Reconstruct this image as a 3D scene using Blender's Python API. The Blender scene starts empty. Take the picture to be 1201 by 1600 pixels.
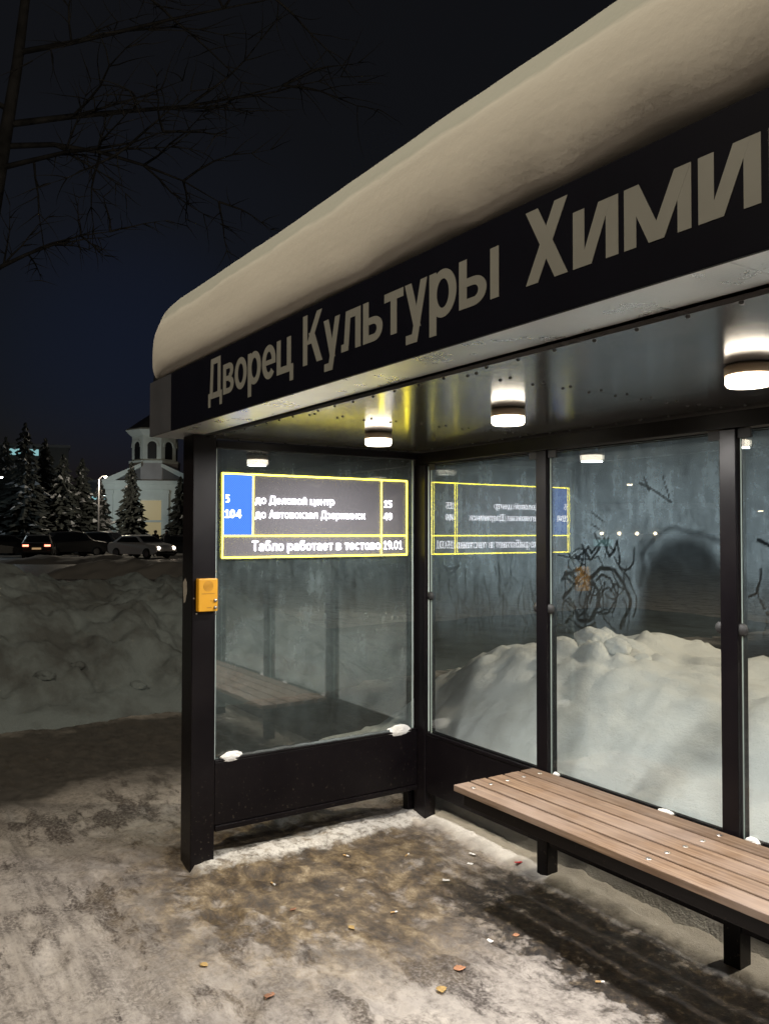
import bpy, bmesh, math, random
import numpy as np
from mathutils import Vector, Matrix, noise as mnoise

R = math.radians
rnd = random.Random(11)
sc = bpy.context.scene
C = sc.collection

# ------------------------------------------------------------------ camera
CAM = Vector((0, 0, 1.65))
yaw, pitch, roll = R(33.4716), R(1.4132), R(0.084)
fw = Vector((-math.cos(yaw) * math.cos(pitch), math.sin(yaw) * math.cos(pitch), math.sin(pitch)))
rt0 = Vector((math.sin(yaw), math.cos(yaw), 0))
up0 = rt0.cross(fw)
rt = rt0 * math.cos(roll) + up0 * math.sin(roll)
up = up0 * math.cos(roll) - rt0 * math.sin(roll)
cd = bpy.data.cameras.new('camera')
cam = bpy.data.objects.new('camera', cd)
C.objects.link(cam)
m = Matrix((rt, up, -fw)).transposed().to_4x4()
m.translation = CAM
cam.matrix_world = m
cd.sensor_fit = 'VERTICAL'
cd.sensor_height = 24.0
cd.sensor_width = 18.0
cd.lens = 1281.99 / 1600 * 24.0
cd.clip_start = 0.02
cd.clip_end = 3000
sc.camera = cam

# ------------------------------------------------------------------ night sky, exposure
w = bpy.data.worlds.new("World")
sc.world = w
w.use_nodes = True
nt = w.node_tree
bg = nt.nodes['Background']
sky = nt.nodes.new('ShaderNodeTexSky')
sky.sky_type = 'NISHITA'
sky.sun_disc = False
sky.sun_elevation = R(-4.0)
sky.sun_rotation = R(250)
sky.air_density = 1.0
sky.dust_density = 1.5
# town glow in the night air: bluish low down, near black overhead
tcw = nt.nodes.new('ShaderNodeTexCoord')
sxyz = nt.nodes.new('ShaderNodeSeparateXYZ')
nt.links.new(tcw.outputs['Generated'], sxyz.inputs[0])
cr = nt.nodes.new('ShaderNodeValToRGB')
els = cr.color_ramp.elements
els.new(0.16); els.new(0.34)
for e_, (p_, c_) in zip(els, ((0.0, (0.008, 0.010, 0.016)), (0.16, (0.022, 0.028, 0.046)), (0.34, (0.072, 0.076, 0.094)), (0.8, (0.086, 0.084, 0.092)))):
    e_.position = p_
    e_.color = (*c_, 1)
nt.links.new(sxyz.outputs[2], cr.inputs[0])
addc = nt.nodes.new('ShaderNodeMix')
addc.data_type = 'RGBA'
addc.blend_type = 'ADD'
addc.inputs[0].default_value = 1.0
nt.links.new(sky.outputs[0], addc.inputs[6])
nt.links.new(cr.outputs[0], addc.inputs[7])
gd = (fw + rt * ((215 - 600.5) / 1281.99) - up * ((585 - 800) / 1281.99)).normalized()
dt = nt.nodes.new('ShaderNodeVectorMath')
dt.operation = 'DOT_PRODUCT'
nt.links.new(tcw.outputs['Generated'], dt.inputs[0])
dt.inputs[1].default_value = gd
gr_ = nt.nodes.new('ShaderNodeValToRGB')
ge_ = gr_.color_ramp.elements
ge_.new(0.985)
for e_, (p_, c_) in zip(ge_, ((0.95, (0, 0, 0)), (0.985, (0.005, 0.014, 0.046)), (1.0, (0.018, 0.052, 0.20)))):
    e_.position = p_
    e_.color = (*c_, 1)
nt.links.new(dt.outputs['Value'], gr_.inputs[0])
add2 = nt.nodes.new('ShaderNodeMix')
add2.data_type = 'RGBA'
add2.blend_type = 'ADD'
add2.inputs[0].default_value = 1.0
nt.links.new(addc.outputs[2], add2.inputs[6])
nt.links.new(gr_.outputs[0], add2.inputs[7])
nt.links.new(add2.outputs[2], bg.inputs['Color'])
bg.inputs['Strength'].default_value = 0.052
sc.view_settings.view_transform = 'Standard'
sc.view_settings.look = 'None'
sc.view_settings.exposure = 0
sc.view_settings.gamma = 1
sc.view_settings.use_curve_mapping = False
sc.cycles.use_denoising = True
sc.cycles.max_bounces = 10
sc.cycles.transparent_max_bounces = 24
sc.cycles.glossy_bounces = 5
sc.cycles.sample_clamp_indirect = 6.0
sc.cycles.caustics_reflective = False
sc.cycles.caustics_refractive = False

LAMP_W = 23.0             # light thrown down by each ceiling lamp
STREET_W = 1850.0           # street lamp by the stop


# ------------------------------------------------------------------ materials
def newmat(name):
    mt = bpy.data.materials.new(name)
    mt.use_nodes = True
    return mt, mt.node_tree, mt.node_tree.nodes['Principled BSDF']


def N(nt, t, **kw):
    n = nt.nodes.new(t)
    for k, v in kw.items():
        setattr(n, k, v)
    return n


def L(nt, a, b):
    nt.links.new(a, b)


def coords(nt, scale=(1, 1, 1)):
    tc = N(nt, 'ShaderNodeTexCoord')
    mp = N(nt, 'ShaderNodeMapping')
    mp.inputs['Scale'].default_value = scale
    L(nt, tc.outputs['Object'], mp.inputs[0])
    return mp.outputs[0]


def worldpos(nt, scale=(1, 1, 1)):
    g = N(nt, 'ShaderNodeNewGeometry')
    mp = N(nt, 'ShaderNodeMapping')
    mp.inputs['Scale'].default_value = scale
    L(nt, g.outputs['Position'], mp.inputs[0])
    return mp.outputs[0]


def noise(nt, vec, scale, detail=4, rough=0.55):
    n = N(nt, 'ShaderNodeTexNoise')
    n.inputs['Scale'].default_value = scale
    n.inputs['Detail'].default_value = detail
    n.inputs['Roughness'].default_value = rough
    L(nt, vec, n.inputs['Vector'])
    return n.outputs['Fac']


def ramp(nt, fac, stops):
    r = N(nt, 'ShaderNodeValToRGB')
    e = r.color_ramp.elements
    while len(e) < len(stops):
        e.new(0.5)
    for i, (p, c) in enumerate(stops):
        e[i].position = p
        e[i].color = (c[0], c[1], c[2], 1) if not isinstance(c, (int, float)) else (c, c, c, 1)
    L(nt, fac, r.inputs[0])
    return r.outputs[0]


def mth(nt, op, a, b=None, clamp=False):
    n = N(nt, 'ShaderNodeMath', operation=op)
    n.use_clamp = clamp
    for i, v in enumerate((a, b)):
        if v is None:
            continue
        if isinstance(v, (int, float)):
            n.inputs[i].default_value = v
        else:
            L(nt, v, n.inputs[i])
    return n.outputs[0]


def mixc(nt, fac, a, b):
    n = N(nt, 'ShaderNodeMix', data_type='RGBA')
    if isinstance(fac, (int, float)):
        n.inputs[0].default_value = fac
    else:
        L(nt, fac, n.inputs[0])
    for i, v in ((6, a), (7, b)):
        if isinstance(v, tuple):
            n.inputs[i].default_value = (*v, 1)
        else:
            L(nt, v, n.inputs[i])
    return n.outputs[2]


def bump(nt, b, h, strength=0.3, dist=0.01):
    n = N(nt, 'ShaderNodeBump')
    n.inputs['Strength'].default_value = strength
    n.inputs['Distance'].default_value = dist
    L(nt, h, n.inputs['Height'])
    L(nt, n.outputs[0], b.inputs['Normal'])


def simple(name, col, rough=0.5, metal=0.0, var=0.15, vscale=8, bs=0.0, bscale=60, spec=0.5):
    mt, nt, b = newmat(name)
    f = noise(nt, coords(nt), vscale, 5)
    lo = tuple(c * (1 - var) for c in col)
    hi = tuple(min(1, c * (1 + var)) for c in col)
    L(nt, ramp(nt, f, [(0.3, lo), (0.7, hi)]), b.inputs['Base Color'])
    b.inputs['Roughness'].default_value = rough
    b.inputs['Metallic'].default_value = metal
    b.inputs['Specular IOR Level'].default_value = spec
    if bs:
        bump(nt, b, noise(nt, coords(nt), bscale, 3), bs, 0.004)
    return mt


def emit(name, col, strength):
    mt, nt, b = newmat(name)
    b.inputs['Base Color'].default_value = (*[min(1, c) * 0.5 for c in col], 1)
    b.inputs['Emission Color'].default_value = (*col, 1)
    b.inputs['Emission Strength'].default_value = strength
    b.inputs['Roughness'].default_value = 0.4
    return mt


def frame_paint():
    mt, nt, b = newmat('dark powder coat')
    v = worldpos(nt)
    f = noise(nt, v, 3.0, 6, 0.6)
    # dried splashes of salt towards the feet
    sep = N(nt, 'ShaderNodeSeparateXYZ')
    L(nt, v, sep.inputs[0])
    low = mth(nt, 'SUBTRACT', 0.55, sep.outputs[2], True)
    sp = ramp(nt, noise(nt, v, 55, 3), [(0.64, 0.0), (0.72, 1.0)])
    k = mth(nt, 'MULTIPLY', mth(nt, 'MULTIPLY', low, sp), 0.55, True)
    base = ramp(nt, f, [(0.3, (0.0036, 0.0028, 0.0040)), (0.75, (0.0075, 0.0058, 0.0068))])
    L(nt, mixc(nt, k, base, (0.25, 0.21, 0.16)), b.inputs['Base Color'])
    b.inputs['Specular IOR Level'].default_value = 0.22
    L(nt, ramp(nt, f, [(0.2, 0.26), (0.8, 0.42)]), b.inputs['Roughness'])
    bump(nt, b, noise(nt, v, 420, 2), 0.12, 0.001)
    return mt


def ceiling_metal(name, lo, hi, rough, bs, bsc):
    mt, nt, b = newmat(name)
    v = worldpos(nt)
    f = noise(nt, v, 2.5, 6, 0.6)
    L(nt, ramp(nt, f, [(0.3, lo), (0.7, hi)]), b.inputs['Base Color'])
    b.inputs['Metallic'].default_value = 0.75
    L(nt, ramp(nt, noise(nt, v, 9, 5), [(0.3, rough * 0.8), (0.7, rough * 1.25)]), b.inputs['Roughness'])
    bump(nt, b, noise(nt, v, bsc, 2), bs, 0.0015)
    return mt


def snow_mat(name, col=(0.72, 0.72, 0.70), dirt=0.25, dcol=(0.22, 0.19, 0.16), scale=1.0, lo=0.50, hi=0.72, bs=0.45):
    mt, nt, b = newmat(name)
    v = worldpos(nt)
    f = noise(nt, v, 2.2 * scale, 7, 0.62)
    f2 = noise(nt, v, 26 * scale, 4, 0.6)
    d = ramp(nt, f, [(lo, 0.0), (hi, 1.0)])
    d2 = mth(nt, 'MULTIPLY', d, dirt, True)
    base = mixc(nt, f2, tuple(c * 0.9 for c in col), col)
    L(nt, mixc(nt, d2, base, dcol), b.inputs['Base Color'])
    b.inputs['Roughness'].default_value = 0.75
    b.inputs['Specular IOR Level'].default_value = 0.25
    h = mth(nt, 'ADD', noise(nt, v, 14 * scale, 6, 0.65), mth(nt, 'MULTIPLY', noise(nt, v, 110 * scale, 3), 0.3))
    bump(nt, b, h, bs, 0.02)
    return mt


def roof_snow_mat():
    mt = snow_mat('wind packed roof snow', (0.56, 0.55, 0.505), 0.0, (0.36, 0.33, 0.29), 0.45, 0.46, 0.66, 0.22)
    nt = mt.node_tree
    b = nt.nodes['Principled BSDF']
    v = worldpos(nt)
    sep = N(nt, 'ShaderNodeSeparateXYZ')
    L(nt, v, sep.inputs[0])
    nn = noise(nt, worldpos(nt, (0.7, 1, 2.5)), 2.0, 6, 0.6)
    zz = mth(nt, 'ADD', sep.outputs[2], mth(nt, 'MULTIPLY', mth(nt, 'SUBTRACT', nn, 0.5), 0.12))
    shade_band = N(nt, 'ShaderNodeMapRange')
    shade_band.inputs['From Min'].default_value = 2.42
    shade_band.inputs['From Max'].default_value = 2.76
    L(nt, zz, shade_band.inputs['Value'])
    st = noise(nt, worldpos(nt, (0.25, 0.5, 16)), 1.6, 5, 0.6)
    c = ramp(nt, shade_band.outputs[0], [(0.0, (0.47, 0.45, 0.42)), (0.18, (0.55, 0.53, 0.485)), (0.60, (0.56, 0.545, 0.50)), (0.66, (0.62, 0.61, 0.565)), (0.70, (0.43, 0.45, 0.415)), (1.0, (0.46, 0.475, 0.445))])  # greyer upper layer: its weaker light is put into the colour
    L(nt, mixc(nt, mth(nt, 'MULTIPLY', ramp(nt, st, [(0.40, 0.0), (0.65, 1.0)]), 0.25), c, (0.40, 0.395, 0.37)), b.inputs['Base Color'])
    return mt


def ground_mat():
    mt, nt, b = newmat('trodden ice and snow')
    v = worldpos(nt)
    sep = N(nt, 'ShaderNodeSeparateXYZ')
    L(nt, v, sep.inputs[0])
    X, Y = sep.outputs[0], sep.outputs[1]
    n1 = noise(nt, v, 1.6, 7, 0.62)
    n2 = noise(nt, v, 9.0, 7, 0.68)
    n3 = noise(nt, v, 70.0, 4, 0.6)
    streak = noise(nt, worldpos(nt, (0.55, 4.2, 1)), 1.5, 7, 0.66)

    def near(coord, c, wd):          # 1 at c, 0 beyond wd
        d = mth(nt, 'ABSOLUTE', mth(nt, 'SUBTRACT', coord, c))
        return mth(nt, 'SUBTRACT', 1.0, mth(nt, 'DIVIDE', d, wd), True)
    # packed snow and dirty ice
    packed = mixc(nt, ramp(nt, n2, [(0.3, 0.0), (0.7, 1.0)]), (0.38, 0.345, 0.315), (0.66, 0.61, 0.56))
    mixn = mth(nt, 'ADD', mth(nt, 'MULTIPLY', n1, 0.45), mth(nt, 'MULTIPLY', n2, 0.55))
    dirt = ramp(nt, mth(nt, 'ADD', mth(nt, 'MULTIPLY', mixn, 0.72), mth(nt, 'MULTIPLY', noise(nt, v, 28.0, 6, 0.7), 0.28)), [(0.45, 0.0), (0.56, 1.0)])
    dstk = ramp(nt, mth(nt, 'ADD', mth(nt, 'MULTIPLY', streak, 0.7), mth(nt, 'MULTIPLY', n2, 0.3)), [(0.435, 0.0), (0.545, 1.0)])
    outside = mth(nt, 'SUBTRACT', 1.0, mth(nt, 'MULTIPLY', mth(nt, 'ADD', Y, -0.75), 1.2), True)
    d = mth(nt, 'MAXIMUM', mth(nt, 'MULTIPLY', dirt, 0.7), mth(nt, 'MULTIPLY', mth(nt, 'MULTIPLY', dstk, 0.85), outside))
    grain = ramp(nt, n3, [(0.34, 0.5), (0.56, 1.0)])
    # broad slush patches, trodden from the front post across to the bench
    slush = ramp(nt, mth(nt, 'ADD', mth(nt, 'MULTIPLY', noise(nt, worldpos(nt, (0.75, 1.9, 1)), 2.3, 11, 0.72), 0.85), mth(nt, 'MULTIPLY', n2, 0.15)), [(0.485, 0.0), (0.56, 1.0)])
    d = mth(nt, 'MAXIMUM', d, mth(nt, 'MULTIPLY', slush, 0.95))
    d = mth(nt, 'MULTIPLY', d, grain)
    col = mixc(nt, d, packed, (0.055, 0.043, 0.038))
    # brown grit tracked into the far corner
    gx = near(X, -3.55, 1.25)
    gy = near(Y, 1.95, 1.1)
    grit = mth(nt, 'MULTIPLY', mth(nt, 'MULTIPLY', gx, gy), ramp(nt, mth(nt, 'ADD', mth(nt, 'MULTIPLY', n2, 0.6), mth(nt, 'MULTIPLY', n1, 0.4)), [(0.36, 0.0), (0.50, 2.6)]), True)
    gcol = ramp(nt, mth(nt, 'ADD', mth(nt, 'MULTIPLY', n3, 0.15), mth(nt, 'MULTIPLY', noise(nt, worldpos(nt, (1, 1.3, 1)), 7.5, 9, 0.72), 0.85)), [(0.40, (0.022, 0.014, 0.008)), (0.49, (0.085, 0.058, 0.030)), (0.57, (0.21, 0.155, 0.085)), (0.66, (0.42, 0.355, 0.25))])
    col = mixc(nt, mth(nt, 'MULTIPLY', grit, 0.9), col, gcol)
    # bench shadow deepened by a blotchy black strip painted into the ground colour
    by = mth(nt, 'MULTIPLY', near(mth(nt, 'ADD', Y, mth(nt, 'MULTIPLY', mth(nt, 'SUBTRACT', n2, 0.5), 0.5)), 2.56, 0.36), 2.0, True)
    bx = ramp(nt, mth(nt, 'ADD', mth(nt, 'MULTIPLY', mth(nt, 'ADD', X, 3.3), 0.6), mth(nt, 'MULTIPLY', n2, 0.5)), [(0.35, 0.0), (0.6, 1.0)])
    bench_shade = mth(nt, 'MULTIPLY', mth(nt, 'MULTIPLY', by, bx), ramp(nt, n2, [(0.33, 0.3), (0.5, 2.0)]), True)
    col = mixc(nt, bench_shade, col, ramp(nt, noise(nt, v, 26.0, 7, 0.72), [(0.38, (0.007, 0.006, 0.007)), (0.56, (0.045, 0.034, 0.024)), (0.70, (0.20, 0.16, 0.11))]))
    # untrodden white margins along the two glass walls
    wob = mth(nt, 'MULTIPLY', mth(nt, 'SUBTRACT', n2, 0.5), 0.22)
    s1 = near(mth(nt, 'ADD', X, wob), -3.90, 0.12)
    s1 = mth(nt, 'MULTIPLY', s1, mth(nt, 'MULTIPLY', mth(nt, 'SUBTRACT', Y, 1.42), 6.0, True))
    s2 = mth(nt, 'MULTIPLY', mth(nt, 'ADD', mth(nt, 'ADD', Y, wob), -2.74), 9.0, True)
    s2 = mth(nt, 'MULTIPLY', s2, mth(nt, 'MULTIPLY', mth(nt, 'ADD', X, 4.05), 6.0, True))
    crumb = ramp(nt, noise(nt, v, 20.0, 8, 0.72), [(0.38, 0.15), (0.54, 1.0)])
    s = mth(nt, 'MAXIMUM', mth(nt, 'MULTIPLY', mth(nt, 'MULTIPLY', s1, 2.2, True), crumb), s2)
    col = mixc(nt, s, col, mixc(nt, n3, (0.58, 0.55, 0.50), (0.72, 0.70, 0.66)))
    # walked strip at the foot of the snow bank, and the road far off
    wv = mth(nt, 'MULTIPLY', mth(nt, 'SUBTRACT', n1, 0.5), 1.6)
    k = near(mth(nt, 'ADD', X, wv), -6.5, 1.55)
    col = mixc(nt, mth(nt, 'MULTIPLY', k, 2.0, True), col, mixc(nt, n2, (0.018, 0.017, 0.016), (0.075, 0.068, 0.060)))
    far = mth(nt, 'MULTIPLY', mth(nt, 'SUBTRACT', -30.0, X), 0.08, True)
    col = mixc(nt, far, col, mixc(nt, n1, (0.05, 0.05, 0.05), (0.16, 0.155, 0.15)))
    L(nt, col, b.inputs['Base Color'])
    L(nt, ramp(nt, n2, [(0.3, 0.34), (0.65, 0.68)]), b.inputs['Roughness'])
    b.inputs['Specular IOR Level'].default_value = 0.5
    h = mth(nt, 'ADD', mth(nt, 'MULTIPLY', n2, 0.8), mth(nt, 'MULTIPLY', noise(nt, v, 160, 4, 0.7), 0.35))
    bump(nt, b, h, 0.55, 0.02)
    return mt


def wood_mat():
    mt, nt, b = newmat('weathered plank wood')
    oi = N(nt, 'ShaderNodeObjectInfo')
    tc = N(nt, 'ShaderNodeTexCoord')
    add = N(nt, 'ShaderNodeVectorMath', operation='ADD')
    L(nt, tc.outputs['Object'], add.inputs[0])
    L(nt, oi.outputs['Random'], add.inputs[1])
    mp = N(nt, 'ShaderNodeMapping')
    mp.inputs['Scale'].default_value = (1.6, 34, 34)
    L(nt, add.outputs[0], mp.inputs[0])
    g = noise(nt, mp.outputs[0], 2.2, 8, 0.65)
    f = noise(nt, add.outputs[0], 3.0, 5, 0.6)
    c = ramp(nt, g, [(0.25, (0.065, 0.036, 0.020)), (0.5, (0.170, 0.106, 0.064)), (0.78, (0.29, 0.205, 0.135))])
    c = mixc(nt, ramp(nt, f, [(0.4, 0.0), (0.75, 0.6)]), c, (0.28, 0.225, 0.195))
    hs = N(nt, 'ShaderNodeHueSaturation')
    hs.inputs['Saturation'].default_value = 0.95
    L(nt, mth(nt, 'ADD', mth(nt, 'MULTIPLY', oi.outputs['Random'], 0.40), 0.78), hs.inputs['Value'])
    L(nt, c, hs.inputs['Color'])
    L(nt, hs.outputs[0], b.inputs['Base Color'])
    b.inputs['Roughness'].default_value = 0.6
    bump(nt, b, g, 0.35, 0.003)
    return mt


def glass_mat(name, k=1.0, tint=(0.90, 0.95, 0.95)):
    mt = bpy.data.materials.new(name)
    mt.use_nodes = True
    nt = mt.node_tree
    nt.nodes.clear()
    out = N(nt, 'ShaderNodeOutputMaterial')
    tr = N(nt, 'ShaderNodeBsdfTransparent')
    tr.inputs[0].default_value = (*tint, 1)
    gl = N(nt, 'ShaderNodeBsdfGlossy')
    gl.inputs['Roughness'].default_value = 0.0
    fr = N(nt, 'ShaderNodeFresnel')
    fr.inputs['IOR'].default_value = 1.52
    mx = N(nt, 'ShaderNodeMixShader')
    # same reflectance from either side of the sheet
    gi = N(nt, 'ShaderNodeNewGeometry')
    bf = mth(nt, 'ADD', mth(nt, 'MULTIPLY', gi.outputs['Backfacing'], 1.0 / 1.52 - 1.52), 1.52)
    L(nt, mth(nt, 'MAXIMUM', bf, 1.52), fr.inputs['IOR'])
    lw = N(nt, 'ShaderNodeLayerWeight')
    lw.inputs['Blend'].default_value = 0.35
    f = mth(nt, 'MULTIPLY', mth(nt, 'ADD', mth(nt, 'MULTIPLY', mth(nt, 'POWER', lw.outputs['Facing'], 3.0), 0.6), 0.035), k, True)
    L(nt, f, mx.inputs[0])
    L(nt, tr.outputs[0], mx.inputs[1])
    L(nt, gl.outputs[0], mx.inputs[2])
    L(nt, mx.outputs[0], out.inputs[0])
    return mt


def frost_mat(name, cover, col=(0.40, 0.51, 0.62)):
    mt = bpy.data.materials.new(name)
    mt.use_nodes = True
    nt = mt.node_tree
    nt.nodes.clear()
    out = N(nt, 'ShaderNodeOutputMaterial')
    at = N(nt, 'ShaderNodeAttribute')
    at.attribute_name = 'frost'
    v = worldpos(nt)
    vs = worldpos(nt, (1.0, 1.0, 0.16))
    n1 = noise(nt, v, 5.0, 7, 0.66)
    n2 = noise(nt, vs, 22.0, 5, 0.6)
    n3 = noise(nt, v, 120.0, 3, 0.6)
    n4 = noise(nt, v, 26.0, 6, 0.7)
    t = mth(nt, 'ADD', mth(nt, 'ADD', mth(nt, 'MULTIPLY', n1, 0.9), mth(nt, 'MULTIPLY', n2, 0.8)), mth(nt, 'MULTIPLY', n4, 0.6))
    t = mth(nt, 'MAXIMUM', mth(nt, 'SUBTRACT', t, 0.64), 0.02)
    spots = ramp(nt, n3, [(0.60, 0.0), (0.72, 0.16)])
    f = mth(nt, 'MULTIPLY', mth(nt, 'ADD', mth(nt, 'MULTIPLY', t, at.outputs['Fac']), mth(nt, 'MULTIPLY', spots, at.outputs['Fac'])), cover, True)
    tr = N(nt, 'ShaderNodeBsdfTransparent')
    di = N(nt, 'ShaderNodeBsdfDiffuse')
    di.inputs[0].default_value = (*col, 1)
    tl = N(nt, 'ShaderNodeBsdfTranslucent')
    tl.inputs[0].default_value = (*col, 1)
    m1 = N(nt, 'ShaderNodeMixShader')
    m1.inputs[0].default_value = 0.4
    L(nt, di.outputs[0], m1.inputs[1])
    L(nt, tl.outputs[0], m1.inputs[2])
    m2 = N(nt, 'ShaderNodeMixShader')
    L(nt, f, m2.inputs[0])
    L(nt, tr.outputs[0], m2.inputs[1])
    L(nt, m1.outputs[0], m2.inputs[2])
    L(nt, m2.outputs[0], out.inputs[0])
    return mt


def screen_mat():
    """see-through LED film: faint grey wires over clear plastic"""
    mt = bpy.data.materials.new('led film')
    mt.use_nodes = True
    nt = mt.node_tree
    nt.nodes.clear()
    out = N(nt, 'ShaderNodeOutputMaterial')
    tr = N(nt, 'ShaderNodeBsdfTransparent')
    tr.inputs[0].default_value = (0.8, 0.8, 0.8, 1)
    di = N(nt, 'ShaderNodeBsdfDiffuse')
    di.inputs[0].default_value = (0.36, 0.35, 0.38, 1)
    em = N(nt, 'ShaderNodeEmission')            # stray light carried by the lit film
    em.inputs[0].default_value = (0.55, 0.5, 0.6, 1)
    em.inputs[1].default_value = 0.07
    ad = N(nt, 'ShaderNodeAddShader')
    L(nt, di.outputs[0], ad.inputs[0])
    L(nt, em.outputs[0], ad.inputs[1])
    mx = N(nt, 'ShaderNodeMixShader')
    mx.inputs[0].default_value = 0.3
    L(nt, tr.outputs[0], mx.inputs[1])
    L(nt, ad.outputs[0], mx.inputs[2])
    L(nt, mx.outputs[0], out.inputs[0])
    return mt


def led_blue():
    mt = bpy.data.materials.new('blue leds')
    mt.use_nodes = True
    nt = mt.node_tree
    nt.nodes.clear()
    out = N(nt, 'ShaderNodeOutputMaterial')
    em = N(nt, 'ShaderNodeEmission')
    v = worldpos(nt)
    ck = N(nt, 'ShaderNodeTexChecker')
    ck.inputs['Scale'].default_value = 160
    L(nt, v, ck.inputs['Vector'])
    L(nt, mixc(nt, ck.outputs['Fac'], (0.035, 0.11, 0.50), (0.075, 0.21, 0.78)), em.inputs[0])
    em.inputs[1].default_value = 1.9
    L(nt, em.outputs[0], out.inputs[0])
    return mt


M = dict(
    frame=frame_paint(),
    ceil=ceiling_metal('brushed dark soffit sheet', (0.12, 0.115, 0.12), (0.18, 0.172, 0.172), 0.14, 0.10, 320),
    under=ceiling_metal('orange peel soffit edge', (0.68, 0.68, 0.70), (0.78, 0.78, 0.79), 0.30, 0.5, 210),
    trim=simple('grey fascia trim', (0.048, 0.05, 0.058), 0.45, spec=0.25),
    trim_pale=simple('bare scuffed metal', (0.30, 0.28, 0.25), 0.6),
    film=simple('black sign film', (0.0036, 0.0038, 0.0075), 0.5, var=0.1, spec=0.08),
    letter=simple('grey beige letter film', (0.180, 0.183, 0.170), 0.55, var=0.05),
    screw=simple('dull screw', (0.05, 0.05, 0.05), 0.4, 0.8),
    steel=simple('bright steel', (0.42, 0.40, 0.38), 0.4, 1.0),
    housing=simple('lamp housing', (0.46, 0.36, 0.26), 0.4, 0.1),
    glass=glass_mat('clear glass', 2.2, (0.955, 0.98, 0.975)),
    glass_end=glass_mat('clear glass with film', 3.2),
    edge=simple('cut glass edge', (0.42, 0.50, 0.48), 0.2, var=0.05),
    frost=frost_mat('hoar frost', 0.80),
    smear=frost_mat('faint smears', 1.0, (0.55, 0.57, 0.58)),
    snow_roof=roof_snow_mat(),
    snow=snow_mat('heaped snow', (0.86, 0.86, 0.84), 0.30, (0.45, 0.41, 0.34), 1.0, 0.50, 0.66, 0.6),
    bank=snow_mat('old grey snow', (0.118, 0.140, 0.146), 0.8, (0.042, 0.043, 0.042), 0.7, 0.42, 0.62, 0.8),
    farbank=snow_mat('far dirty snow', (0.42, 0.40, 0.37), 0.6, (0.14, 0.12, 0.11), 0.3),
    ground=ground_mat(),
    wood=wood_mat(),
    yellow=simple('yellow enamel', (0.62, 0.30, 0.012), 0.4, var=0.06),
    yellow_dark=simple('dark print', (0.28, 0.13, 0.01), 0.5),
    dark=simple('dark rubber', (0.02, 0.02, 0.02), 0.6),
    screen=screen_mat(),
    led_y=emit('yellow leds', (1.0, 0.84, 0.05), 11.0),
    led_w=emit('white leds', (0.95, 0.93, 1.0), 4.5),
    led_b=led_blue(),
    diff=emit('lit diffuser', (1.0, 0.88, 0.70), 8.0),
    bark=simple('birch bark', (0.009, 0.0088, 0.009), 0.9, var=0.5, vscale=5, spec=0.05),
    needle=simple('spruce needles', (0.008, 0.011, 0.010), 0.9, var=0.4, vscale=3),
    treesnow=simple('snow on boughs', (0.24, 0.25, 0.27), 0.8, var=0.1),
    plaster=simple('white plaster', (0.62, 0.66, 0.62), 0.8, var=0.08, vscale=1.0, bs=0.2),
    plasterd=simple('grey plaster', (0.36, 0.34, 0.34), 0.8, var=0.1, vscale=1.0),
    roofm=simple('dark tin roof', (0.06, 0.06, 0.065), 0.5),
    void=simple('dark opening', (0.012, 0.012, 0.014), 0.6),
    winlit=emit('warm lit window', (0.62, 0.50, 0.26), 0.26),
    cyanlit=emit('cold lit sign', (0.45, 0.9, 0.95), 0.5),
    lampw=emit('cold lamp lens', (0.85, 0.95, 1.0), 26.0),
    lampo=emit('warm lamp lens', (1.0, 0.80, 0.52), 26.0),
    pole=simple('galvanised pole', (0.16, 0.16, 0.17), 0.45, 0.5),
    white_car=simple('white car paint', (0.62, 0.63, 0.65), 0.3, var=0.05),
    dark_car=simple('black car paint', (0.025, 0.025, 0.028), 0.3, var=0.1),
    grey_car=simple('grey car paint', (0.12, 0.12, 0.13), 0.3, var=0.1),
    carglass=simple('car glass', (0.01, 0.011, 0.013), 0.08),
    tyre=simple('tyre rubber', (0.015, 0.015, 0.015), 0.8),
    head=emit('headlight', (1.0, 0.82, 0.62), 14.0),
    headoff=simple('unlit headlight', (0.5, 0.5, 0.5), 0.15),
    tail=emit('tail light', (1.0, 0.20, 0.12), 5.0),
    plate=emit('number plate lit', (1.0, 0.62, 0.3), 0.35),
    cloth=simple('dark coat', (0.018, 0.018, 0.022), 0.9),
    cloth2=simple('navy coat', (0.02, 0.022, 0.03), 0.9),
    skin=simple('skin', (0.5, 0.32, 0.25), 0.6),
    leaf_b=simple('dry brown leaf', (0.30, 0.15, 0.09), 0.7, var=0.3, vscale=60),
    leaf_y=simple('dry yellow leaf', (0.46, 0.31, 0.12), 0.7, var=0.3, vscale=60),
    leaf_o=simple('dry orange leaf', (0.45, 0.22, 0.12), 0.7, var=0.3, vscale=60),
    paper=simple('white paper', (0.8, 0.79, 0.77), 0.7, var=0.05),
    red=simple('red wrapper', (0.55, 0.04, 0.05), 0.4),
    butt=simple('cigarette filter', (0.55, 0.36, 0.16), 0.8),
    kiosk=simple('kiosk panel', (0.10, 0.11, 0.12), 0.6),
)


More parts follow.
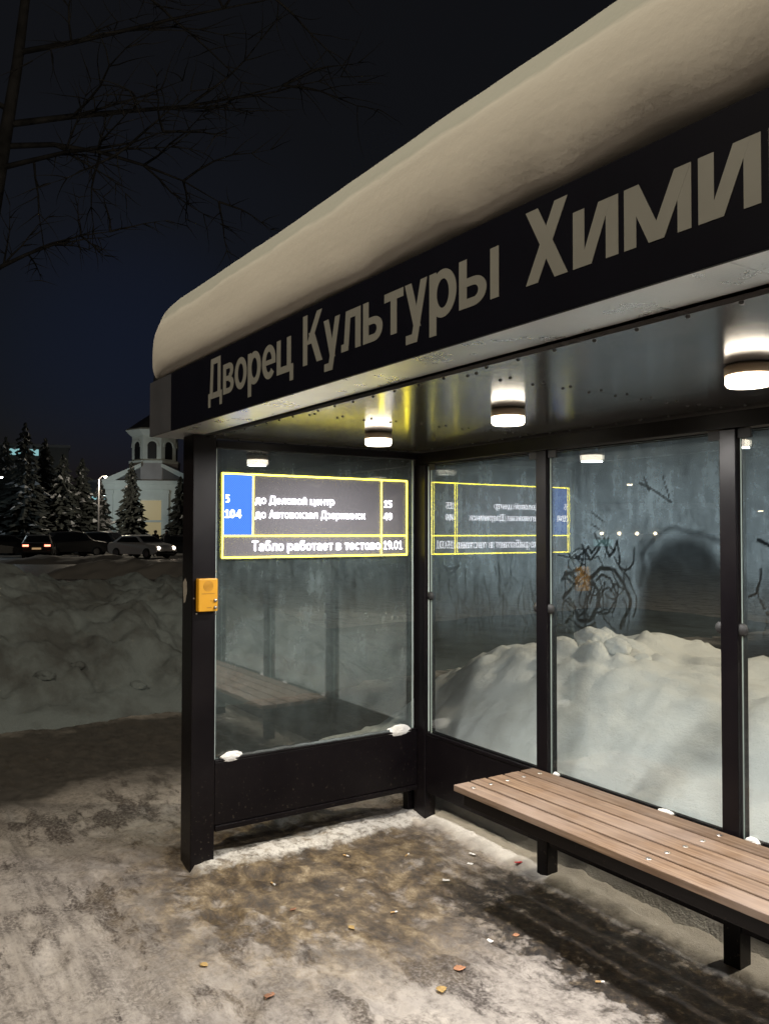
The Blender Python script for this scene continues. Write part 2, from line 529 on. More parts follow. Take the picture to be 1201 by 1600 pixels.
# ------------------------------------------------------------------ mesh helpers
class MB:
    def __init__(s):
        s.v, s.f, s.mi, s.sm = [], [], [], []

    def add(s, vs, fs, mi=0, smooth=False):
        o = len(s.v)
        s.v += [tuple(p) for p in vs]
        for f in fs:
            s.f.append(tuple(i + o for i in f))
            s.mi.append(mi)
            s.sm.append(smooth)

    def box(s, x0, x1, y0, y1, z0, z1, mi=0):
        vs = [(x0, y0, z0), (x1, y0, z0), (x1, y1, z0), (x0, y1, z0), (x0, y0, z1), (x1, y0, z1), (x1, y1, z1), (x0, y1, z1)]
        s.add(vs, [(0, 3, 2, 1), (4, 5, 6, 7), (0, 1, 5, 4), (1, 2, 6, 5), (2, 3, 7, 6), (3, 0, 4, 7)], mi)

    def tube(s, pts, rad, seg=10, mi=0, cap=True):
        pts = [Vector(p) for p in pts]
        if isinstance(rad, (int, float)):
            rad = [rad] * len(pts)
        vs, fs = [], []
        for i, p in enumerate(pts):
            d = (pts[min(i + 1, len(pts) - 1)] - pts[max(i - 1, 0)]).normalized()
            a = d.cross(Vector((0, 0, 1)) if abs(d.z) < 0.9 else Vector((1, 0, 0))).normalized()
            b = d.cross(a)
            for k in range(seg):
                t = 2 * math.pi * k / seg
                vs.append(p + (a * math.cos(t) + b * math.sin(t)) * rad[i])
        for i in range(len(pts) - 1):
            for k in range(seg):
                k2 = (k + 1) % seg
                fs.append((i * seg + k, i * seg + k2, (i + 1) * seg + k2, (i + 1) * seg + k))
        s.add(vs, fs, mi, True)
        if cap:
            o = (len(pts) - 1) * seg
            s.add(vs[:seg], [tuple(range(seg))[::-1]], mi)
            s.add(vs[o:], [tuple(range(seg))], mi)

    def lathe(s, prof, c=(0, 0, 0), seg=24, mi=0, axis='z', smooth=True):
        vs, fs = [], []
        for r, h in prof:
            for k in range(seg):
                t = 2 * math.pi * k / seg
                a, b = r * math.cos(t), r * math.sin(t)
                p = {'z': (a, b, h), 'x': (h, a, b), 'y': (b, h, a)}[axis]
                vs.append((p[0] + c[0], p[1] + c[1], p[2] + c[2]))
        for i in range(len(prof) - 1):
            for k in range(seg):
                k2 = (k + 1) % seg
                fs.append((i * seg + k, i * seg + k2, (i + 1) * seg + k2, (i + 1) * seg + k))
        s.add(vs, fs, mi, smooth)

    def prism(s, poly, fn, t0, t1, mi=0, msd=None):
        """poly in 2D; fn(u, v, t) -> point"""
        n = len(poly)
        vs = [fn(u, v, t0) for u, v in poly] + [fn(u, v, t1) for u, v in poly]
        s.add(vs, [tuple(range(n)), tuple(range(n, 2 * n))[::-1]], mi)
        s.add(vs, [(i, n + i, n + (i + 1) % n, (i + 1) % n) for i in range(n)], mi if msd is None else msd)

    def build(s, name, mats, parent=None, bevel=0.0, world=True):
        me = bpy.data.meshes.new(name)
        off = Vector((0, 0, 0))
        if parent is not None and world:
            r = parent
            while r.parent is not None:
                r = r.parent
            off = Vector(r.location)
        me.from_pydata([tuple(Vector(p) - off) for p in s.v], [], s.f)
        if not isinstance(mats, (list, tuple)):
            mats = [mats]
        for mm in mats:
            me.materials.append(mm)
        me.polygons.foreach_set('material_index', s.mi)
        me.polygons.foreach_set('use_smooth', s.sm)
        bm = bmesh.new()
        bm.from_mesh(me)
        bmesh.ops.recalc_face_normals(bm, faces=bm.faces)
        bm.to_mesh(me)
        bm.free()
        o = bpy.data.objects.new(name, me)
        C.objects.link(o)
        if parent is not None:
            o.parent = parent
        if bevel:
            b = o.modifiers.new('bevel', 'BEVEL')
            b.width = bevel
            b.segments = 2
            b.limit_method = 'ANGLE'
            b.angle_limit = R(40)
        return o


def tag(o, label=None, cat=None, group=None, kind=None):
    if label:
        o['label'] = label
    if cat:
        o['category'] = cat
    if group:
        o['group'] = group
    if kind:
        o['kind'] = kind
    return o


def thing(name, loc, label, cat, group=None, rz=0.0):
    o = bpy.data.objects.new(name, None)
    o.empty_display_size = 0.2
    C.objects.link(o)
    o.location = loc
    o.rotation_euler = (0, 0, rz)
    return tag(o, label, cat, group)


def copy_tree(o, parent=None):
    c = o.copy()
    C.objects.link(c)
    c.parent = parent
    for ch in [x for x in o.children]:
        copy_tree(ch, c)
    return c


def boxpart(name, mat, parent, *b, bevel=0.003):
    mb = MB()
    mb.box(*b)
    return mb.build(name, mat, parent, bevel)


def nz(x, y, z=0.0, s=1.0, oct=4):
    return mnoise.fractal(Vector((x * s, y * s, z * s)), 0.9, 2.0, oct)


def smooth(a, b, x):
    t = max(0.0, min(1.0, (x - a) / (b - a)))
    return t * t * (3 - 2 * t)


def grid_mesh(name, xs, ys, hf, mat, parent=None, smoothf=True):
    mb = MB()
    nx, ny = len(xs), len(ys)
    vs = [(x, y, hf(x, y)) for y in ys for x in xs]
    fs = [(j * nx + i, j * nx + i + 1, (j + 1) * nx + i + 1, (j + 1) * nx + i) for j in range(ny - 1) for i in range(nx - 1)]
    mb.add(vs, fs, 0, smoothf)
    me = bpy.data.meshes.new(name)
    off = Vector(parent.location) if parent else Vector((0, 0, 0))
    me.from_pydata([tuple(Vector(p) - off) for p in mb.v], [], mb.f)
    me.materials.append(mat)
    me.polygons.foreach_set('use_smooth', [smoothf] * len(fs))
    o = bpy.data.objects.new(name, me)
    C.objects.link(o)
    o.parent = parent
    return o


def frange(a, b, st):
    n = max(1, int(round((b - a) / st)))
    return [a + (b - a) * i / n for i in range(n + 1)]


# ------------------------------------------------------------------ ground
_fr = random.Random(9)
PRINTS = []
for _ in range(60):
    PRINTS.append((_fr.uniform(-5.6, -1.2), _fr.uniform(0.2, 2.35), _fr.choice((_fr.uniform(-.4, .4), _fr.uniform(2.7, 3.5), _fr.uniform(0, 6.28))), _fr.uniform(.6, 1.2)))


def footprint(x, y):
    h = 0.0
    for px_, py_, a_, s_ in PRINTS:
        dx, dy = x - px_, y - py_
        if dx * dx + dy * dy > 0.05:
            continue
        u, v = dx * math.cos(a_) + dy * math.sin(a_), -dx * math.sin(a_) + dy * math.cos(a_)
        e = math.hypot(u / 0.145, v / (0.050 - 0.012 * math.sin(u * 18)))
        h += s_ * (-0.013 * (1 - smooth(0.75, 1.1, e)) + 0.006 * math.exp(-((e - 1.35) / 0.22) ** 2))
    return h


def ground_h(x, y):
    d = math.hypot(x + 2.5, y - 1.5)
    k = 1 - smooth(7, 14, d)
    h = 0.012 * nz(x, y, 0, 2.2, 5) + 0.011 * nz(x, y, 5, 7, 4) + 0.005 * nz(x, y, 9, 24, 3) - 0.012 * max(0.0, nz(x * 1.3, y, 3, 4.5, 2) - 0.25)
    h += footprint(x, y)
    strip = 0.0
    if -4.6 < x < 1.6:
        e = abs(x + 3.92)
        if 1.45 < y < 2.9:
            strip = max(strip, 0.030 * (1 - smooth(0.02, 0.17 + 0.05 * nz(y, 0, 3, 6, 3), e)))
        strip = max(strip, 0.028 * smooth(2.70 + 0.05 * nz(x, 1, 2, 5, 3), 2.86, y))
    h += strip + 0.010 * max(0, nz(x, y, 2, 7, 3)) * (1 - smooth(0, 0.5, math.hypot(x + 3.95, y - 1.5)))
    return h * k


gx = [-900, -500, -300, -180, -120, -90, -70, -55, -42, -32, -24, -18, -14, -11.5] + frange(-9.5, -5.2, 0.07) + frange(-5.15, 0.6, 0.026) + frange(0.8, 4, 0.3) + [6, 9, 14, 22, 35, 60, 100, 200, 400, 900]
gy = [-900, -400, -200, -100, -60, -35, -20, -12, -7, -4, -2.5, -1.5] + frange(-1.0, 0.4, 0.05) + frange(0.43, 3.1, 0.026) + frange(3.2, 7, 0.15) + [9, 12, 17, 25, 35, 50, 75, 120, 200, 400, 900]
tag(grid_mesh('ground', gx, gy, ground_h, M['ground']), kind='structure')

# ------------------------------------------------------------------ bus shelter
XE, XR = -3.895, 1.30            # inner face of the end wall, right end
YF, YB = 1.31, 2.81              # fascia face, front of the back wall posts
ZR, ZB = 0.50, 0.16              # bottom rail top, kick panel bottom
ZF0, ZF1 = 2.135, 2.413          # fascia
ZC = 2.12                        # ceiling sheets
sh = thing('bus_shelter', (-1.4, 2.0, 0), 'black framed glass bus shelter with a long dark name board across its front', 'bus shelter')
F = M['frame']
posts = [-2.885, -1.885, -0.885, 0.115]
# front post at the left end, back posts, corner post
boxpart('front_post', F, sh, -4.035, XE, 1.443, 1.566, -0.02, ZF0 - 0.002, bevel=0.004)
mb = MB()
mb.prism([(-4.020, 1.395), (-3.990, 1.418), (-3.968, 1.40), (-3.962, 1.352), (-3.985, 1.300), (-4.008, 1.292), (-4.016, 1.345)], lambda u, v, t: (u, 1.443 - t, v), 0.0005, 0.0015)
mb.build('scuff_mark', M['trim_pale'], sh)
boxpart('front_post', F, sh, 1.10, 1.24, 1.443, 1.566, -0.02, ZF0 - 0.002, bevel=0.004)
for px in posts:
    boxpart('back_post', F, sh, px - 0.035, px + 0.035, YB, YB + 0.07, -0.02, 2.045, bevel=0.003)
cp = boxpart('corner_post', F, sh, -3.935, -3.825, YB - 0.002, YB + 0.075, -0.02, 2.045, bevel=0.004)
boxpart('corner_post', F, sh, 1.12, 1.22, YB - 0.002, YB + 0.075, -0.02, 2.045, bevel=0.004)
boxpart('corner_foot', F, sh, -4.02, -3.965, YB - 0.02, YB + 0.03, -0.02, 0.30, bevel=0.003)
# rails
boxpart('top_rail', F, sh, -3.93, 1.2, YB + 0.003, YB + 0.067, 2.047, 2.112, bevel=0.003)
boxpart('top_rail', F, sh, -3.96, XE - 0.002, 1.568, YB - 0.006, 2.075, 2.112, bevel=0.003)
# kick panels: a deep box under each row of glass with a lip along its foot
mb = MB()
mb.box(-3.955, XE - 0.004, 1.568, YB - 0.004, ZB + 0.03, ZR)
mb.box(-3.958, XE + 0.004, 1.569, YB - 0.005, ZB, ZB + 0.028)
mb.box(-3.93, XE - 0.002, 1.5685, YB - 0.0045, ZR + 0.0015, ZR + 0.012)
mb.build('kick_panel', F, sh, 0.003)
xs = [-3.825] + [q for p_ in posts for q in (p_ - 0.0355, p_ + 0.0355)] + [1.12]
for i in range(0, len(xs), 2):
    mb = MB()
    mb.box(xs[i] + 0.002, xs[i + 1] - 0.002, YB + 0.008, YB + 0.062, ZB, ZR - 0.014)
    mb.box(xs[i] + 0.002, xs[i + 1] - 0.002, YB + 0.004, YB + 0.018, ZR - 0.012, ZR + 0.004)
    mb.box(xs[i] + 0.002, xs[i + 1] - 0.002, YB + 0.040, YB + 0.064, ZR - 0.012, ZR + 0.004)
    mb.build('kick_panel', F, sh, 0.002)

# roof box, fascia and soffit
mb = MB()
mb.box(-4.16, XR, YF + 0.012, 3.0, 2.16, 2.405)
mb.build('roof_box', M['trim'], sh, 0.004)
mb = MB()
mb.box(-4.165, -3.842, YF + 0.001, YF + 0.012, ZF0 + 0.002, ZF1 - 0.001)
mb.build('fascia_trim', M['trim'], sh)
fas = boxpart('fascia', M['film'], sh, -3.84, XR, YF, YF + 0.0115, ZF0, ZF1, bevel=0.002)
mb = MB()
sx = [-4.165, -3.80, -2.80, -1.86, -0.88, 0.12, XR]
for a, b in zip(sx[:-1], sx[1:]):
    mb = MB()
    mb.box(a + 0.0012, b - 0.0012, YF + 0.013, 1.500, ZF0 + 0.001, ZF0 + 0.018)
    mb.build('soffit_edge', M['under'], sh, 0.0015)
cx = [-3.93, -2.885, -1.885, -0.885, 0.115, 1.2]
for a, b in zip(cx[:-1], cx[1:]):
    mb = MB()
    mb.box(a + 0.0015, b - 0.0015, 1.512, 2.99, ZC, ZC + 0.012)
    spots = []
    for y in frange(1.56, 2.74, 0.13):
        spots += [(a + 0.022, y), (b - 0.022, y)]
    for x in frange(a + 0.1, b - 0.1, 0.13):
        spots += [(x, 1.528), (x, 2.77)]
    for x, y in spots:
        mb.lathe([(0.0, ZC - 0.0042), (0.004, ZC - 0.0035), (0.0065, ZC + 0.001)], (x + rnd.uniform(-.004, .004), y + rnd.uniform(-.004, .004), 0), 8, mi=1)
    mb.build('ceiling_panel', [M['ceil'], M['screw']], sh)

# ---- lettering: own glyphs, strokes cut as polygons (cap height 1)
def rect(x0, y0, x1, y1):
    return [[(x0, y0), (x1, y0), (x1, y1), (x0, y1)]]


def dia(x0, y0, x1, y1, wd):
    return [[(x0, y0), (x0 + wd, y0), (x1 + wd, y1), (x1, y1)]]


def arc(cx, cy, rx, ry, a0, a1, sx, sy, n=22):
    out = []
    for i in range(n):
        t0, t1 = R(a0 + (a1 - a0) * i / n), R(a0 + (a1 - a0) * (i + 1) / n)
        out.append([(cx + rx * math.cos(t0), cy + ry * math.sin(t0)), (cx + rx * math.cos(t1), cy + ry * math.sin(t1)),
                    (cx + (rx - sx) * math.cos(t1), cy + (ry - sy) * math.sin(t1)), (cx + (rx - sx) * math.cos(t0), cy + (ry - sy) * math.sin(t0))])
    return [('ring', out)]


def glyph(ch, s=0.2, h=0.73, dsc=0.26):
    """-> advance width, list of pieces"""
    t = s * 0.82
    if ch == ' ':
        return 0.36, []
    if ch == '.':
        return 0.26, rect(0, 0, s, s)
    if ch in 'Дд':
        H, W = (1.0, 0.86) if ch == 'Д' else (h, 0.72)
        f = 0.2
        return W + 0.06, rect(0, 0, W, t) + rect(0, -f, s * 0.8, t) + rect(W - s * 0.8, -f, W, t) + rect(W - s * 1.5, 0, W - s * 0.5, H) + \
            rect(W * 0.2, H - t, W - s * 0.5, H) + dia(W * 0.12, 0, W * 0.2, H, s * 0.95)
    if ch in 'Кк':
        H, W = (1.0, 0.78) if ch == 'К' else (h, 0.62)
        return W + 0.05, rect(0, 0, s, H) + dia(s * 0.8, H * 0.40, W - s * 1.22, H, s * 1.15) + dia(W - s * 1.2, 0, s * 1.3, H * 0.62, s * 1.2)
    if ch == 'Х':
        return 0.80, dia(0, 0, 0.50, 1, s * 1.2) + dia(0.50, 0, 0, 1, s * 1.2)
    if ch == 'А':
        return 0.82, dia(0, 0, 0.29, 1, s * 1.1) + dia(0.56, 0, 0.29, 1, s * 1.1) + rect(0.17, 0.2, 0.62, 0.2 + t)
    if ch == 'Т':
        return 0.74, rect(0, 1 - t, 0.70, 1) + rect(0.35 - s / 2, 0, 0.35 + s / 2, 1)
    if ch == 'т':
        return 0.60, rect(0, h - t, 0.56, h) + rect(0.28 - s / 2, 0, 0.28 + s / 2, h)
    if ch == 'о':
        return 0.72, arc(0.33, h / 2, 0.33, h / 2 + 0.01, 0, 360, s, t, 36)
    if ch == 'р':
        return 0.73, rect(0, -dsc, s, h) + arc(0.34, h / 2, 0.33, h / 2 + 0.01, 0, 360, s, t, 36)
    if ch == 'е':
        return 0.70, arc(0.325, h / 2, 0.325, h / 2 + 0.01, 0, 318, s, t, 32) + rect(0.08, h / 2 - t * 0.42, 0.648, h / 2 + t * 0.3)
    if ch == 'с':
        return 0.66, arc(0.32, h / 2, 0.32, h / 2 + 0.01, 42, 318, s, t, 32)
    if ch == 'в':
        return 0.68, rect(0, 0, s, h) + rect(s * 0.5, h - t * 0.9, 0.36, h) + rect(s * 0.5, 0, 0.36, t * 0.9) + rect(s * 0.5, h / 2 - t * 0.38, 0.38, h / 2 + t * 0.42) + \
            arc(0.35, h * 0.735, 0.25, h * 0.265, -90, 90, s, t * 0.85, 14) + arc(0.35, h * 0.275, 0.28, h * 0.275, -90, 90, s, t * 0.85, 14)
    if ch == 'ь' or ch == 'ы':
        g = rect(0, 0, s, h) + rect(s * 0.5, 0, 0.34, t * 0.9) + rect(s * 0.5, h * 0.6 - t * 0.85, 0.34, h * 0.6) + arc(0.33, h * 0.3, 0.29, h * 0.3, -90, 90, s, t * 0.87, 16)
        if ch == 'ь':
            return 0.67, g
        return 0.97, g + rect(0.70, 0, 0.70 + s, h)
    if ch in 'ий':
        W = 0.68
        g = rect(0, 0, s, h) + rect(W - s, 0, W, h) + dia(s * 0.55, 0, W - s * 1.6, h, s * 1.05)
        if ch == 'й':
            g += arc(W / 2, h + 0.27, 0.17, 0.17, 200, 340, 0.09, 0.09, 10)
        return W + 0.08, g
    if ch == 'н':
        W = 0.66
        return W + 0.08, rect(0, 0, s, h) + rect(W - s, 0, W, h) + rect(s * 0.5, h / 2 - t / 2, W - s * 0.5, h / 2 + t / 2)
    if ch == 'м':
        W = 0.86
        return W + 0.08, rect(0, 0, s * 0.92, h) + rect(W - s * 0.92, 0, W, h) + dia(W / 2 - s * 0.55, 0, s * 0.02, h, s * 1.1) + dia(W / 2 - s * 0.55, 0, W - s * 1.12, h, s * 1.1)
    if ch == 'л':
        W = 0.66
        return W + 0.08, rect(W - s, 0, W, h) + rect(W * 0.24, h - t, W - s * 0.5, h) + dia(W * 0.13, t * 0.5, W * 0.24, h, s * 0.95) + rect(0, 0, W * 0.13 + s * 0.9, t * 0.95)
    if ch == 'ц':
        W = 0.64
        return W + 0.15, rect(0, 0, s, h) + rect(W - s, 0, W, h) + rect(s * 0.5, 0, W + 0.09, t) + rect(W - 0.05, -0.2, W + 0.10, t * 0.8)
    if ch == 'у':
        return 0.66, dia(0.25, -0.02, 0, h, s * 1.02) + dia(0.16, -dsc, 0.43, h, s * 0.98) + rect(0.03, -dsc, 0.26, -dsc + t)
    if ch == 'а':
        return 0.68, arc(0.25, h * 0.30, 0.25, h * 0.31, 0, 360, s, t * 0.85, 28) + rect(0.40, 0, 0.40 + s, h * 0.7) + arc(0.32, h * 0.66, 0.28, h * 0.36, 0, 160, s, t * 0.9, 18)
    if ch == 'б':
        return 0.72, arc(0.33, h / 2, 0.33, h / 2, 0, 360, s, t, 36) + dia(0.0, h * 0.45, 0.10, 0.94, s) + rect(0.12, 0.86, 0.60, 1.0)
    if ch == 'з':
        return 0.60, arc(0.24, h * 0.735, 0.27, h * 0.275, -90, 150, s, t * 0.85, 18) + arc(0.24, h * 0.275, 0.30, h * 0.285, -150, 90, s, t * 0.85, 18)
    if ch == 'ж':
        W = 0.94
        c = W / 2
        return W + 0.05, rect(c - s / 2, 0, c + s / 2, h) + dia(0, 0, c - s * 1.3, h * .62, s * 1.1) + dia(c - s * 1.5, h * .4, 0.0, h, s * 1.1) + \
            dia(W - s * 1.1, 0, c + s * .2, h * .62, s * 1.1) + dia(c + s * .3, h * .4, W - s * 1.1, h, s * 1.1)
    if ch == '1':
        return 0.60, rect(0.22, 0, 0.22 + s, 1) + dia(0.02, 0.70, 0.20, 0.97, s) + rect(0.06, 0, 0.56, t * 0.85)
    if ch == '0':
        return 0.68, arc(0.31, 0.5, 0.31, 0.51, 0, 360, s, t, 36)
    if ch == '4':
        return 0.70, rect(0.38, 0, 0.38 + s, 1) + rect(0, 0.22, 0.66, 0.22 + t) + dia(0, 0.25, 0.36, 1.0, s * 0.95)
    if ch == '5':
        return 0.66, rect(0.08, 1 - t, 0.56, 1) + rect(0.08, 0.48, 0.08 + s * 0.9, 1) + arc(0.26, 0.32, 0.33, 0.33, -130, 105, s, t, 20)
    if ch == '9':
        return 0.68, arc(0.31, 0.67, 0.31, 0.34, 0, 360, s, t, 30) + arc(0.20, 0.5, 0.42, 0.5, -90, 10, s, t, 16)
    return 0.6, rect(0, 0, 0.5, h)


def lettering(text, fn, x0, base, cap, width=None, s=0.2, t0=0.0, th=0.0012, step=0.00016, h=0.73, sx=1.0):
    """fn(u, v, t): t outward. Each stroke a hair proud of the one before it."""
    mb = MB()
    adv = []
    u = 0.0
    for ch in text:
        wd, pcs = glyph(ch, s, h)
        adv.append((u, pcs))
        u += wd
    k = (width / (u * cap)) if width else sx
    for u, pcs in adv:
        for i, pc in enumerate(pcs):
            z = th + step * i
            quads = pc[1] if isinstance(pc, tuple) else [pc]
            for q in quads:
                poly = [(x0 + (u + a) * cap * k, base + b * cap) for a, b in q]
                mb.prism(poly, fn, t0, t0 + z)
    return mb


fsign = lambda u, v, t: (u, YF - t, v)
words = [("Дворец", -3.355, 0.805), ("Культуры", -2.487, 1.02), ("Химиков", -1.39, 0.975)]
for wd, x0, wdt in words:
    lettering(wd, fsign, x0, 2.217, 0.170, wdt, 0.18).build('lettering', M['letter'], fas)

# ---- glass sheets
def sheet(axis, a0, a1, z0, z1, c, th, mat, edge):
    mb = MB()
    if axis == 'x':       # spans x
        b = (a0, a1, c, c + th, z0, z1)
    else:
        b = (c, c + th, a0, a1, z0, z1)
    x0, x1, y0, y1, q0, q1 = b
    vs = [(x0, y0, q0), (x1, y0, q0), (x1, y1, q0), (x0, y1, q0), (x0, y0, q1), (x1, y0, q1), (x1, y1, q1), (x0, y1, q1)]
    fs = [(0, 3, 2, 1), (4, 5, 6, 7), (0, 1, 5, 4), (1, 2, 6, 5), (2, 3, 7, 6), (3, 0, 4, 7)]
    mi = [1, 1, 0, 1, 0, 1] if axis == 'x' else [1, 1, 1, 0, 1, 0]
    for f, q in zip(fs, mi):
        mb.add([vs[i] for i in f], [(0, 1, 2, 3)], q)
    return mb.build('glass_panel', [mat, edge], sh)


def seg_dist(px, pz, pts):
    d = np.full(px.shape, 9.0)
    for (ax, az), (bx, bz) in zip(pts[:-1], pts[1:]):
        ux, uz = bx - ax, bz - az
        t = np.clip(((px - ax) * ux + (pz - az) * uz) / (ux * ux + uz * uz + 1e-9), 0, 1)
        d = np.minimum(d, np.hypot(px - ax - t * ux, pz - az - t * uz))
    return d


STROKES = [
    ([(-2.68, 1.53), (-2.62, 1.59), (-2.60, 1.56), (-2.51, 1.62), (-2.47, 1.57), (-2.44, 1.62), (-2.44, 1.52)], 0.010),
    ([(-2.73, 1.46), (-2.66, 1.475), (-2.60, 1.44), (-2.56, 1.39), (-2.555, 1.31), (-2.61, 1.25), (-2.68, 1.25), (-2.73, 1.35)], 0.015),
    ([(-2.60, 1.45), (-2.54, 1.49), (-2.46, 1.48), (-2.41, 1.43), (-2.38, 1.36), (-2.39, 1.30), (-2.43, 1.24)], 0.016),
    ([(-2.49, 1.39), (-2.46, 1.42), (-2.41, 1.40)], 0.010),
    ([(-2.78, 1.43), (-2.76, 1.465), (-2.73, 1.46), (-2.69, 1.42), (-2.77, 1.34), (-2.70, 1.30), (-2.75, 1.22)], 0.015),
    ([(-2.70, 1.40), (-2.66, 1.46), (-2.60, 1.41), (-2.62, 1.30), (-2.68, 1.27), (-2.71, 1.33)], 0.009),
    ([(-2.57, 1.44), (-2.53, 1.465), (-2.48, 1.44), (-2.455, 1.37), (-2.49, 1.30), (-2.55, 1.28)], 0.010),
    ([(-2.52, 1.43), (-2.55, 1.35), (-2.52, 1.26), (-2.46, 1.22)], 0.010), ([(-2.47, 1.47), (-2.44, 1.42), (-2.46, 1.34)], 0.008),
    ([(-2.44, 1.50), (-2.38, 1.46), (-2.345, 1.38), (-2.36, 1.28)], 0.008), ([(-2.72, 1.24), (-2.66, 1.215), (-2.58, 1.235)], 0.011),
    ([(-2.78, 1.30), (-2.75, 1.38), (-2.77, 1.47)], 0.008), ([(-2.66, 1.60), (-2.60, 1.53), (-2.55, 1.58), (-2.57, 1.64)], 0.011),
    ([(-2.52, 1.60), (-2.50, 1.54), (-2.46, 1.58)], 0.012), ([(-2.55, 1.62), (-2.51, 1.58), (-2.49, 1.63)], 0.010),
    ([(-2.66, 1.13), (-2.60, 1.16), (-2.54, 1.12), (-2.47, 1.15)], 0.018),
    ([(-2.64, 1.44), (-2.67, 1.33), (-2.62, 1.27)], 0.008),
    ([(-2.58, 1.42), (-2.60, 1.32)], 0.008), ([(-2.54, 1.41), (-2.52, 1.30)], 0.008),
    ([(-2.32, 1.43), (-2.31, 1.55), (-2.25, 1.64), (-2.14, 1.67), (-2.03, 1.65), (-1.94, 1.61)], 0.016),
    ([(-2.33, 1.86), (-2.25, 1.82), (-2.17, 1.78)], 0.008), ([(-2.30, 1.88), (-2.28, 1.82)], 0.007), ([(-2.20, 1.90), (-2.18, 1.80)], 0.005),
    ([(-2.73, 1.18), (-2.62, 1.165), (-2.56, 1.20), (-2.50, 1.13)], 0.016),
    ([(-2.80, 1.55), (-2.70, 1.52), (-2.56, 1.54), (-2.52, 1.49)], 0.006), ([(-2.60, 1.74), (-2.52, 1.70)], 0.006),
    ([(-3.68, 1.43), (-3.55, 1.47), (-3.62, 1.42), (-3.70, 1.46)], 0.012),
    ([(-3.21, 1.48), (-3.18, 1.37), (-3.13, 1.46), (-3.15, 1.33)], 0.008), ([(-3.26, 1.47), (-3.25, 1.42)], 0.012),
    ([(-3.34, 1.42), (-3.30, 1.28), (-3.36, 1.20)], 0.010), ([(-3.05, 1.40), (-3.08, 1.26)], 0.009), ([(-3.55, 1.30), (-3.46, 1.22), (-3.52, 1.14)], 0.012),
    ([(-3.42, 1.36), (-3.44, 1.22)], 0.009), ([(-3.00, 1.30), (-2.96, 1.16)], 0.010), ([(-3.66, 1.36), (-3.60, 1.24)], 0.010),
    ([(-1.78, 1.62), (-1.66, 1.56), (-1.58, 1.62)], 0.012), ([(-1.75, 1.35), (-1.6, 1.44), (-1.5, 1.30)], 0.014), ([(-1.45, 1.70), (-1.40, 1.58)], 0.008),
]


ARCH = [i for i, q in enumerate(STROKES) if abs(q[0][0][0] + 2.32) < 1e-6 and len(q[0]) == 6][0]
SCRAWL = []
_r = random.Random(77)
for _ in range(34):            # finger scrawl crowded round the big loops
    x_, z_ = _r.uniform(-2.80, -2.38), _r.uniform(1.12, 1.56)
    a_, pts_ = _r.uniform(0, 6.28), []
    for _k in range(_r.randint(4, 9)):
        pts_.append((x_, z_))
        a_ += _r.uniform(0.15, 0.75)
        x_ += 0.026 * math.cos(a_)
        z_ += 0.034 * math.sin(a_)
    SCRAWL.append((pts_, _r.uniform(0.004, 0.009)))
for _ in range(46):            # thin runs and smears on the left pane and the third one
    x_ = _r.uniform(-3.75, -2.98) if _r.random() < .7 else _r.uniform(-1.8, -1.2)
    z_ = _r.uniform(1.15, 1.55)
    SCRAWL.append(([(x_, z_), (x_ + _r.uniform(-.02, .02), z_ - _r.uniform(.04, .1)), (x_ + _r.uniform(-.05, .05), z_ - _r.uniform(.1, .2))], _r.uniform(0.004, 0.012)))


def frost_film(glass, axis, a0, a1, z0, z1, c, mat, base, step):
    na, nb = int((a1 - a0) / step) + 1, int((z1 - z0) / step) + 1
    A, Z = np.meshgrid(np.linspace(a0, a1, na), np.linspace(z0, z1, nb))
    f = base(A, Z)
    f = np.clip(f, 0, 2)
    off = np.array(sh.location)
    if axis == 'x':
        V = np.stack([A, np.full_like(A, c), Z], -1)
    else:
        V = np.stack([np.full_like(A, c), A, Z], -1)
    V = V.reshape(-1, 3) - off
    I = np.arange(na * nb).reshape(nb, na)
    Q = np.stack([I[:-1, :-1], I[:-1, 1:], I[1:, 1:], I[1:, :-1]], -1).reshape(-1, 4)
    me = bpy.data.meshes.new('frost_film')
    me.from_pydata(V.tolist(), [], Q.tolist())
    at = me.attributes.new('frost', 'FLOAT', 'POINT')
    at.data.foreach_set('value', f.reshape(-1).astype(np.float32))
    me.materials.append(mat)
    o = bpy.data.objects.new('frost_film', me)
    C.objects.link(o)
    o.parent = glass
    return o


def sstep(a, b, x):
    t = np.clip((x - a) / (b - a), 0, 1)
    return t * t * (3 - 2 * t)


